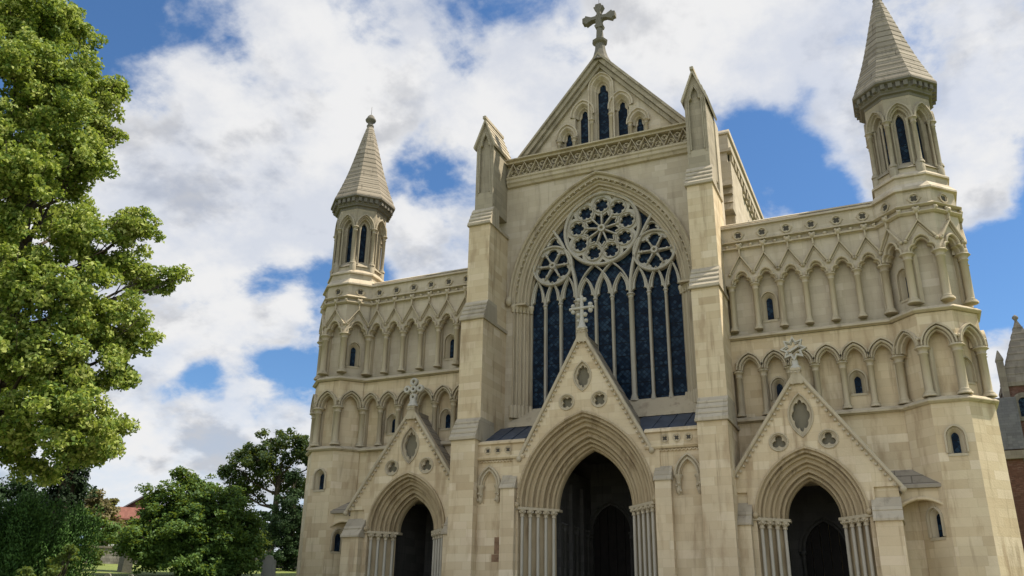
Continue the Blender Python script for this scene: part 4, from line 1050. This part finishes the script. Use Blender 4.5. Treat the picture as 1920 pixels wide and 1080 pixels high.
def tree(name, base, lobes, leafmat, label, cat, trunk_r, trunk_top, dens, rc, per, L, Wd, group=None, twigs=2, shell=.55, barkmat='bark', lean=(0, 0), limb_r=.4, gap=0.0, **kw):
    t = empty(name, base, label, cat, group)
    mb = MB(); top = (base[0]+lean[0], base[1]+lean[1], trunk_top)
    limb(mb, (base[0], base[1], base[2]-.3), top, trunk_r, trunk_r*.55, .02, 8, 9)
    T_ = mb.build('trunk', barkmat, t)
    br = MB()
    for (x, y, z, r) in lobes:
        k = random.uniform(.35, 1.0); z0 = base[2]+(trunk_top-base[2])*min(1, max(.25, (z-base[2])/(trunk_top-base[2])*.75)); f = (z0-base[2])/(trunk_top-base[2])
        s = (base[0]+lean[0]*f, base[1]+lean[1]*f, z0); L_ = math.dist(s, (x, y, z))
        pts = limb(br, s, (x, y, z), trunk_r*limb_r*min(1, .35+L_/12), .03, .10, 6, 5)
        for j in range(twigs*2):
            d = Vector((random.gauss(0, 1), random.gauss(0, 1), random.gauss(.3, .8))).normalized()
            q = pts[random.choice((3, 4, 5, 6))]; limb(br, q, Vector((x, y, z))+d*r*.9, .03, .008, .1, 4, 4)
    br.build('limb', barkmat, t)
    leaf_mesh('crown', leafmat, t, clumps_in(lobes, dens, rc, shell, gap), per, L, Wd, **kw)
    return t

LIME = [(-16.2,-19.0,13.6,1.3),(-15.9,-18.0,12.2,1.1),(-16.5,-19.6,16.0,1.4),(-17.5,-19.3,22.8,1.63),(-16.6,-19.8,19.4,2.26),(-16.6,-17.9,20.6,1.53),(-16.8,-16.5,21.1,1.05),(-15.6,-16.5,18.9,1.00),(-15.8,-18.5,17.3,1.85),(-15.9,-16.9,17.2,1.2),(-15.5,-16.3,20.7,0.5),(-15.4,-19.8,14.9,1.54),(-17.0,-16.7,16.3,0.8),(-14.8,-17.0,13.7,1.2),(-14.6,-15.2,14.5,1.15),(-14.3,-14.8,15.0,0.8),(-15.5,-14.7,13.4,1.1),(-13.6,-14.0,12.9,0.65),(-13.1,-13.5,13.0,0.42),(-14.1,-14.6,12.5,0.7),(-14.8,-18.8,10.9,1.50),(-13.9,-17.5,10.8,1.53),(-13.7,-15.7,10.3,1.40),(-13.9,-14.3,10.1,0.75),(-14.3,-18.1,8.6,1.66),(-14.2,-16.3,8.6,1.5),(-14.1,-14.5,8.8,0.65),(-13.8,-17.4,6.7,1.4),(-13.8,-15.7,6.7,1.1),(-14.0,-14.4,6.7,0.5),(-15.3,-17.7,6.4,1.0),(-14.1,-16.1,5.7,0.95),(-13.5,-15.4,5.7,0.55),(-16.6,-16.2,5.5,0.7),(-16.2,-15.6,5.1,0.5),
        (-18.5,-20.5,25.5,1.8),(-19.5,-18,24.5,1.7),(-18.2,-17.2,24,1.2),(-20.5,-21.5,21,2.1),(-19.8,-22,16.5,2.2),(-18.5,-22.5,12.5,2.1),(-18.5,-21.5,8.5,1.9),(-21.5,-18,18.5,2.0),(-22,-16,13.5,2.0),(-20,-14,16.5,1.5),(-21,-15,9,1.8),(-19.5,-16,21.5,1.5)]
bz = ground_z(-16.6, -17.2)
tree('lime_tree', (-16.8, -17.0, bz), [(x, y, z, r*1.0) for x, y, z, r in LIME], 'leaf_lime', 'huge lime tree with yellow green leaves filling the left edge', 'tree', .62, 23, 30, .40, 100, .17, .115, twigs=2, lean=(-.8, -1.2), limb_r=.34, shell=.3, gap=.24, flat=.75, up=.5, out=.5, jit=.9)

YEW = [(-16.4,-15.6,2.9,1.0),(-16.0,-15.0,3.1,1.2),(-15.2,-14.2,3.0,0.9),(-15.3,-15.8,1.9,1.27),(-14.6,-14.9,2.0,1.11)]
def yew():
    b = (-16.1, -15.6, ground_z(-16.1, -15.6)); t = empty('yew_hedge', b, 'dense dark green clipped yew with upright plumes under the lime tree', 'hedge')
    cl = []
    for i in range(44):
        x = random.uniform(-17.4, -15.0); y = -15.0+(x+15.6)*1.2+random.uniform(-.9, .9); zt = 4.1+random.uniform(-.55, .3)-abs(x+16.2)*.3; g0 = ground_z(x, y)
        z = g0-.2
        while z < zt:
            r = .33*(1-.5*max(0, (z-g0)/(zt-g0))**3)+.05; d = Vector((x+16.1, y+15.6, .2)).normalized(); cl.append((x+random.uniform(-.1, .1), y+random.uniform(-.1, .1), z, r, d.x, d.y, .2)); z += .26
    leaf_mesh('crown', 'leaf_yew', t, cl, 95, .12, .05, flat=1.0, up=.7, out=.9, jit=.5, droop=-1.2)
    mb = MB(); limb(mb, (b[0], b[1], b[2]-.3), (b[0], b[1], 3.0), .3, .08, .03); mb.build('trunk', 'bark', t)
yew()
BIG = [(-18.0,-5.6,6.0,0.7),(-18.6,-6.2,6.5,0.5),(-19.1,-6.7,4.8,1.0),(-18.2,-5.8,5.1,1.40),(-17.1,-4.8,5.2,1.2),(-17.0,-3.6,4.5,0.9),(-17.8,-6.8,3.3,1.5),(-16.6,-5.6,3.2,1.5),(-16.3,-4.2,3.3,0.85),(-18.4,-7.2,2.8,0.9),(-19.3,-6.9,5.6,0.45),(-17.6,-3.9,5.9,0.6),(-19.0,-4.5,4.5,1.3),(-19.5,-5.5,3.3,1.3),(-18.6,-7.0,3.9,1.3),(-17.3,-6.0,4.2,1.5),(-17.2,-5.3,2.9,1.6),(-16.0,-4.4,2.9,.9),(-18.8,-8.2,3.2,.9),(-16.6,-3.6,3.9,.8)]
tree('spreading_tree', (-17.7, -5.4, ground_z(-17.7, -5.4)), BIG, 'leaf_green', 'broad low bushy tree with tiered green sprays standing before the gravestones', 'tree', .2, 5.2, 34, .38, 75, .17, .10, twigs=1, flat=.62, up=.8, out=.5, jit=.7, shell=.3)
BG = [(-40.7,22.4,12.7,1.9),(-39.5,23.5,14.2,1.9),(-37.8,24.9,15.2,1.8),(-36.6,25.8,14.8,1.4),(-41.2,24.7,11.2,1.3),(-39.2,26.4,12.6,1.5),(-38.1,27.2,11.6,1.4),(-40.9,22.3,11.0,1.0),(-35.5,26.8,14.0,1.5),(-34.5,27.5,12.2,1.5),(-38.6,22.2,13.4,1.3)]
tree('tall_open_tree', (-38.2, 24.6, ground_z(-38.2, 24.6)), BG, 'leaf_far', 'tall dark tree with bare limbs showing through its open crown beside the left turret', 'tree', .38, 12.5, 13, .52, 46, .27, .18, twigs=3, limb_r=.5, flat=.7)
BG2 = [(x+2.6, y+3.6, z-.6, r*.8) for x, y, z, r in BG[:6]]
HOL = [(-23.5,8.2,7.5,0.9),(-23.6,8.1,5.8,1.25),(-22.5,7.7,4.1,1.15),(-24.0,8.8,8.9,0.55),(-23.4,7.4,4.1,0.98),(-22.6,9,6.3,1.0)]
tree('dark_holly', (-23.2, 8.2, ground_z(-23.2, 8.2)), HOL, 'leaf_dark', 'narrow dark evergreen close against the left turret wall', 'tree', .14, 7.5, 30, .34, 55, .17, .1, twigs=1)
DK = [(-31.7,-4.6,5.9,1.75),(-28.2,-5.0,5.7,1.40),(-32.2,-5.3,5.2,1.73),(-26.4,-6.0,6.0,0.82),(-26.3,-5.8,4.6,0.94),(-29.5,-5,4.5,1.5),(-33.5,-6.5,6.3,1.7)]
tree('dark_evergreen', (-29.8, -5.2, ground_z(-29.8, -5.2)), DK, 'leaf_dark', 'wide dark evergreen mass behind the lime trunk', 'tree', .3, 5.5, 18, .5, 60, .22, .13, twigs=1)
COP = [(-42.4,9.3,8.5,.7),(-41.6,10.2,8.2,.6),(-42.2,9.5,7.4,1.3),(-41.7,10.1,7.7,1.0),(-42.6,9.0,8.1,0.95),(-41.2,10.6,6.3,0.75),(-41.8,10.0,5.8,1.15)]
tree('tan_tree', (-42, 9.7, ground_z(-42, 9.7)), COP, 'leaf_tan', 'tan and olive leaved tree in front of the red roofs', 'tree', .2, 7, 16, .45, 60, .26, .17, twigs=1)
MG = [(-37.8,5.4,5.8,1.05),(-37.1,6.3,5.6,.9),(-38.2,4.9,6.3,0.8),(-37.4,5.6,5.0,.8)]
tree('green_bush', (-37.6, 5.6, ground_z(-37.6, 5.6)), MG, 'leaf_green', 'mid green bush below the tan tree beside the yew', 'bush', .1, 5, 20, .4, 60, .22, .13, twigs=1)
def bush(name, loc, lobes, mat, label, L=.16, Wd=.1, dens=45, rc=.24, per=40, group=None, **kw):
    t = empty(name, (loc[0], loc[1], ground_z(*loc)), label, 'bush', group)
    leaf_mesh('foliage', mat, t, clumps_in(lobes, dens, rc, .5), per, L, Wd, **kw)
    mb = MB(); g0 = ground_z(*loc)
    for l in lobes:
        for k in range(3): limb(mb, (loc[0]+random.uniform(-.1, .1), loc[1], g0-.1), (l[0]+random.uniform(-.3, .3)*l[3], l[1], l[2]), .025, .008, .06, 4, 4)
    mb.build('stem', 'bark', t); return t
bush('round_bush', (-31.6, .4), [(-31.6, .4, 3.7, .72), (-31.2, .9, 3.5, .5)], 'leaf_shrub', 'rounded olive green bush by the flint wall')
bush('wall_shrub', (-26.3, 8.5), [(-26.3, 8.5, 4.9, .95), (-27.1, 10.0, 5.3, .9), (-28.3, 9.4, 6.1, .7), (-25.8, 8, 3.9, .7)], 'leaf_shrub', 'pale green shrub rising behind the right part of the flint wall')
bush('dark_shrub', (-37.7, 8.6), [(-37.7, 8.6, 5.2, .7), (-37.3, 8.9, 4.5, .6)], 'leaf_dark', 'small dark shrub under the red roofs')
bush('bright_shrub', (-13.85, -15.7), [(-13.85, -15.7, 1.95, .42), (-13.7, -15.5, 2.25, .28), (-13.9, -15.8, 1.6, .35)], 'leaf_shrub', 'small bright green shrub at the foot of the yew', .12, .08, 80, .16, 30)
bush('low_plant', (-13.6, -17.2), [(-13.6, -17.2, 1.45, .25), (-13.5, -17.1, 1.3, .2)], 'leaf_shrub', 'low pale plant near the bottom left corner', .12, .06, 120, .13, 24)
bush('leafy_plant', (-15.75, -4.7), [(-15.75, -4.7, 2.3, .3), (-15.6, -4.6, 2.5, .2)], 'leaf_shrub', 'little leafy plant at the right foot of the spreading tree', .2, .1, 100, .14, 20)
# ivy clad trunk behind the yew
def ivy():
    b = (-21.8, -9.7, ground_z(-21.8, -9.7)); t = empty('ivy_tree', b, 'thick trunk wrapped in dark ivy below the lime crown', 'tree')
    mb = MB(); limb(mb, (b[0], b[1], b[2]-.3), (b[0]-.1, b[1], 7.6), .4, .3, .02); mb.build('trunk', 'bark', t)
    cl = []
    for i in range(150):
        a = random.uniform(0, 2*pi); z = random.uniform(2.4, 7.4); r = .72-.03*(z-3); cl.append((b[0]+r*cos(a), b[1]+r*sin(a), z, .26, cos(a), sin(a), .2))
    leaf_mesh('crown', 'leaf_ivy', t, cl, 34, .15, .12, flat=1.2, up=.3, out=1.0, jit=.45, droop=.5)
ivy()

# ------------------------------------------------------------------ gravestones, walls, houses
def gravestone(x, y, w, h, th, rz, tilt, style, label, grp='weathered gravestones on the lawn', name='gravestone'):
    g0 = ground_z(x, y); mb = MB()
    if style == 'round': pts = [(-w/2, -.4), (w/2, -.4), (w/2, h-w/2)] + [(w/2*cos(t*pi/10), h-w/2+w/2*sin(t*pi/10)) for t in range(1, 10)] + [(-w/2, h-w/2)]
    elif style == 'shoulder': pts = [(-w/2, -.4), (w/2, -.4), (w/2, h*.72), (w*.42, h*.80), (w*.36, h*.80)] + [(w*.32*cos(t*pi/10), h-w*.32+w*.32*sin(t*pi/10)) for t in range(0, 11)] + [(-w*.36, h*.80), (-w*.42, h*.80), (-w/2, h*.72)]
    else: pts = [(-w/2, -.4), (w/2, -.4), (w/2, h*.78), (w*.3, h*.93), (0, h), (-w*.3, h*.93), (-w/2, h*.78)]
    c, s = cos(rz), sin(rz); k = sin(tilt)
    mb.T = lambda u, yy, z: (x+u*c-(yy+0)*s+z*k, y+u*s+yy*c+z*k*.2, g0+z)
    mb.plate(pts, [], -th/2, th/2)
    inner = [(p[0]*.86, .0+p[1]*.93) for p in pts[2:]]
    mb.bar(inner, .025, -th/2-.012, -th/2+.01)
    o = mb.build(name, 'headstone', None); return tag(o, label, 'gravestone', grp)
gravestone(-23.6, -4.2, .44, 1.1, .12, .7, .02, 'round', 'upright round topped gravestone in front of the flint wall')
gravestone(-22.1, -5.3, .42, .95, .12, .75, .08, 'peak', 'leaning gravestone at the left foot of the spreading tree')
gravestone(-15.4, -3.1, .66, 1.06, .13, .45, -.03, 'shoulder', 'gravestone with shouldered top right of the spreading tree')
gravestone(-17.3, -10.6, .22, .22, .16, .6, 0, 'round', 'small dark rounded stone low in the grass, left of its pair', 'small dark marker stones')
gravestone(-16.7, -10.0, .2, .2, .16, .6, 0, 'round', 'small dark rounded stone low in the grass, right of its pair', 'small dark marker stones')
def wall(name, pts, h, th, mat, label, cap='stone_dark'):
    W_ = empty(name, (pts[0][0], pts[0][1], ground_z(*pts[0])), label, 'wall')
    mb = MB(); cp = MB()
    for (a, b) in zip(pts, pts[1:]):
        n = max(1, int(math.dist(a, b)/1.5)); d = Vector((b[0]-a[0], b[1]-a[1])).normalized(); nn = Vector((-d.y, d.x))*th/2
        for m_, z0, z1, k in ((mb, -.5, h, 1.0), (cp, h, h+.1, 1.25)):
            rows = []
            for i in range(n+1):
                x, y = a[0]+(b[0]-a[0])*i/n, a[1]+(b[1]-a[1])*i/n; g0 = ground_z(x, y)
                rows.append([(x-nn.x*k, y-nn.y*k, g0+z0), (x+nn.x*k, y+nn.y*k, g0+z0), (x+nn.x*k, y+nn.y*k, g0+z1), (x-nn.x*k, y-nn.y*k, g0+z1)])
            m_.loft(rows, closed=True); m_.add(rows[0]+rows[-1], [(0, 1, 2, 3), (7, 6, 5, 4)])
    mb.build('masonry', mat, W_); cp.build('coping', cap, W_); return W_
wall('flint_wall', [(-41, -5), (-34.9, 2.6), (-31.8, 6.2)], .95, .35, 'flint', 'grey flint churchyard wall behind the gravestones')
wall('flint_wall', [(-34.6, 8.9), (-29.2, 11.2), (-18, 9.5)], .75, .35, 'flint', 'low flint wall seen between the spreading tree and the turret')
def terrace():
    a, b = Vector((-39.8, 6.0)), Vector((-34.6, 11.6)); R = empty('balustrade', (a.x, a.y, ground_z(a.x, a.y)), 'weathered balustrade above the flint wall', 'balustrade')
    d = (b-a).normalized(); L = (b-a).length; z0 = 4.6
    T = lambda u, y, z: (a.x+d.x*u-d.y*y, a.y+d.y*u+d.x*y, z0+z)
    mb = MB(T); mb.box(0, L, -.15, .15, -2, .12); mb.build('base_wall', 'stone_dark', R)
    mb = MB(T); mb.box(0, L, -.1, .1, .62, .74); mb.build('rail', 'stone_dark', R)
    for i in range(int(L/.28)): 
        mb = MB(T); mb.lathe(.14+.28*i, 0, [(.05, .12), (.05, .2), (.035, .28), (.06, .4), (.035, .55), (.05, .62)], 6); mb.build('baluster', 'stone_dark', R)
terrace()
def car():
    x, y = -45.4, 14.9; g0 = ground_z(x, y)+.1; R = empty('parked_car', (x, y, g0), 'white car just showing behind the balustrade', 'car')
    c, s = cos(.75), sin(.75); T = lambda u, yy, z: (x+u*c-yy*s, y+u*s+yy*c, g0+z)
    mb = MB(T); pts = [(-2.1, .25), (2.1, .25), (2.15, .7), (1.9, .85), (1.1, .95), (.55, 1.42), (-1.1, 1.46), (-1.75, .98), (-2.15, .9)]
    mb.plate(pts, [], -.85, .85); mb.build('body', 'white_paint', R)
    for yy in (-.86, .85):
        mb = MB(T); mb.plate([(.95, .96), (.5, 1.36), (-1.05, 1.39), (-1.5, .98)], [], yy, yy+.01); mb.build('side_window', 'leaded_glass', R)
    for u in (-1.35, 1.35):
        for yy in (-.8, .8):
            mb = MB(T); mb.plate(circle(u, .32, .32, 16), [], yy-.1, yy+.1); mb.build('wheel', 'tyre_rubber', R)
car()
def house(name, cx, cy, rz, L, Wd, eave, ridge, wallm, roofm, label, chim=True):
    g0 = ground_z(cx, cy)-1; R = empty(name, (cx, cy, g0), label, 'house'); c, s = cos(rz), sin(rz)
    T = lambda u, y, z: (cx+u*c-y*s, cy+u*s+y*c, z)
    mb = MB(T); mb.yz([(-Wd/2, g0), (Wd/2, g0), (Wd/2, eave), (0, ridge-.15), (-Wd/2, eave)], -L/2, L/2); mb.build('wall', wallm, R)
    mb = MB(T)
    for q in (1, -1): mb.yz([(q*(Wd/2+.35), eave-.25), (q*(Wd/2+.35), eave-.1), (0, ridge+.1), (0, ridge-.08)], -L/2-.3, L/2+.3)
    rf = mb.build('roof', roofm, R)
    if chim:
        mb = MB(T); mb.box(-L/2+.6, -L/2+1.3, -.35, .35, eave, ridge+1.1); mb.build('chimney', 'chimney_brick', rf)
    for q in (-1, 1):
        for u in (-L/4, L/4):
            mb = MB(T); mb.box(u-.5, u+.5, q*Wd/2-.04, q*Wd/2+.04, eave-2, eave-.7); w = mb.build('window', 'white_paint', R)
            mb = MB(T); mb.box(u-.42, u+.42, q*Wd/2-.06, q*Wd/2+.06, eave-1.92, eave-.78); mb.build('pane', 'leaded_glass', w)
house('brick_house', -62.0, 31.2, .78, 5.2, 5.5, 10.0, 11.25, 'brick_dark', 'roof_tile', 'brick house with a low red tiled roof beyond the churchyard', False)
house('gabled_house', -65.8, 35.0, -.6, 8, 3.6, 11.5, 12.9, 'brick_dark', 'roof_slate', 'house with a grey slate gable behind the red tiled roof', False)
# belt of trees closing the churchyard behind everything
def far_row():
    k = 0
    for (x, y, r, h) in ((-50, 4, 2.6, 5.0), (-54, 12, 2.2, 4.0), (-47, 17, 1.6, 3.6), (-33, 18.5, 2.2, 4.6), (-30, 21, 2.2, 4.8), (-44, 22, 2.2, 4.4)):
        pass
far_row()
tree('back_tree', (-31.5, 19.5, ground_z(-31.5, 19.5)), [(-31.5,19.5,8.2,2.0),(-30,20.5,7.2,1.7),(-33,18.5,7.4,1.7),(-31.8,19,5.8,1.7),(-29,21,5.6,1.6)], 'leaf_dark', 'dark bushy tree under the tall open tree', 'tree', .22, 7.6, 13, .5, 55, .26, .16, twigs=1)
tree('back_tree', (-52, 2, ground_z(-52, 2)), [(-52,2,8.0,2.4),(-54,-1,7.2,2.3),(-50,4.5,7.0,2.0),(-52,2,5.6,2.4),(-56,-3,6.5,2.2)], 'leaf_dark', 'dark rounded tree far behind the yew', 'tree', .25, 7.6, 10, .6, 50, .34, .2, twigs=1)
tree('back_tree', (-45, 19.5, ground_z(-45, 19.5)), [(-45,19.5,6.6,1.2),(-44,20.5,6.2,1.2),(-46.5,18.2,6.0,1.1),(-42.5,21.5,6.5,1.3)], 'leaf_far', 'middling green tree hiding the foot of the brick houses', 'tree', .2, 7, 13, .5, 50, .3, .18, twigs=1)
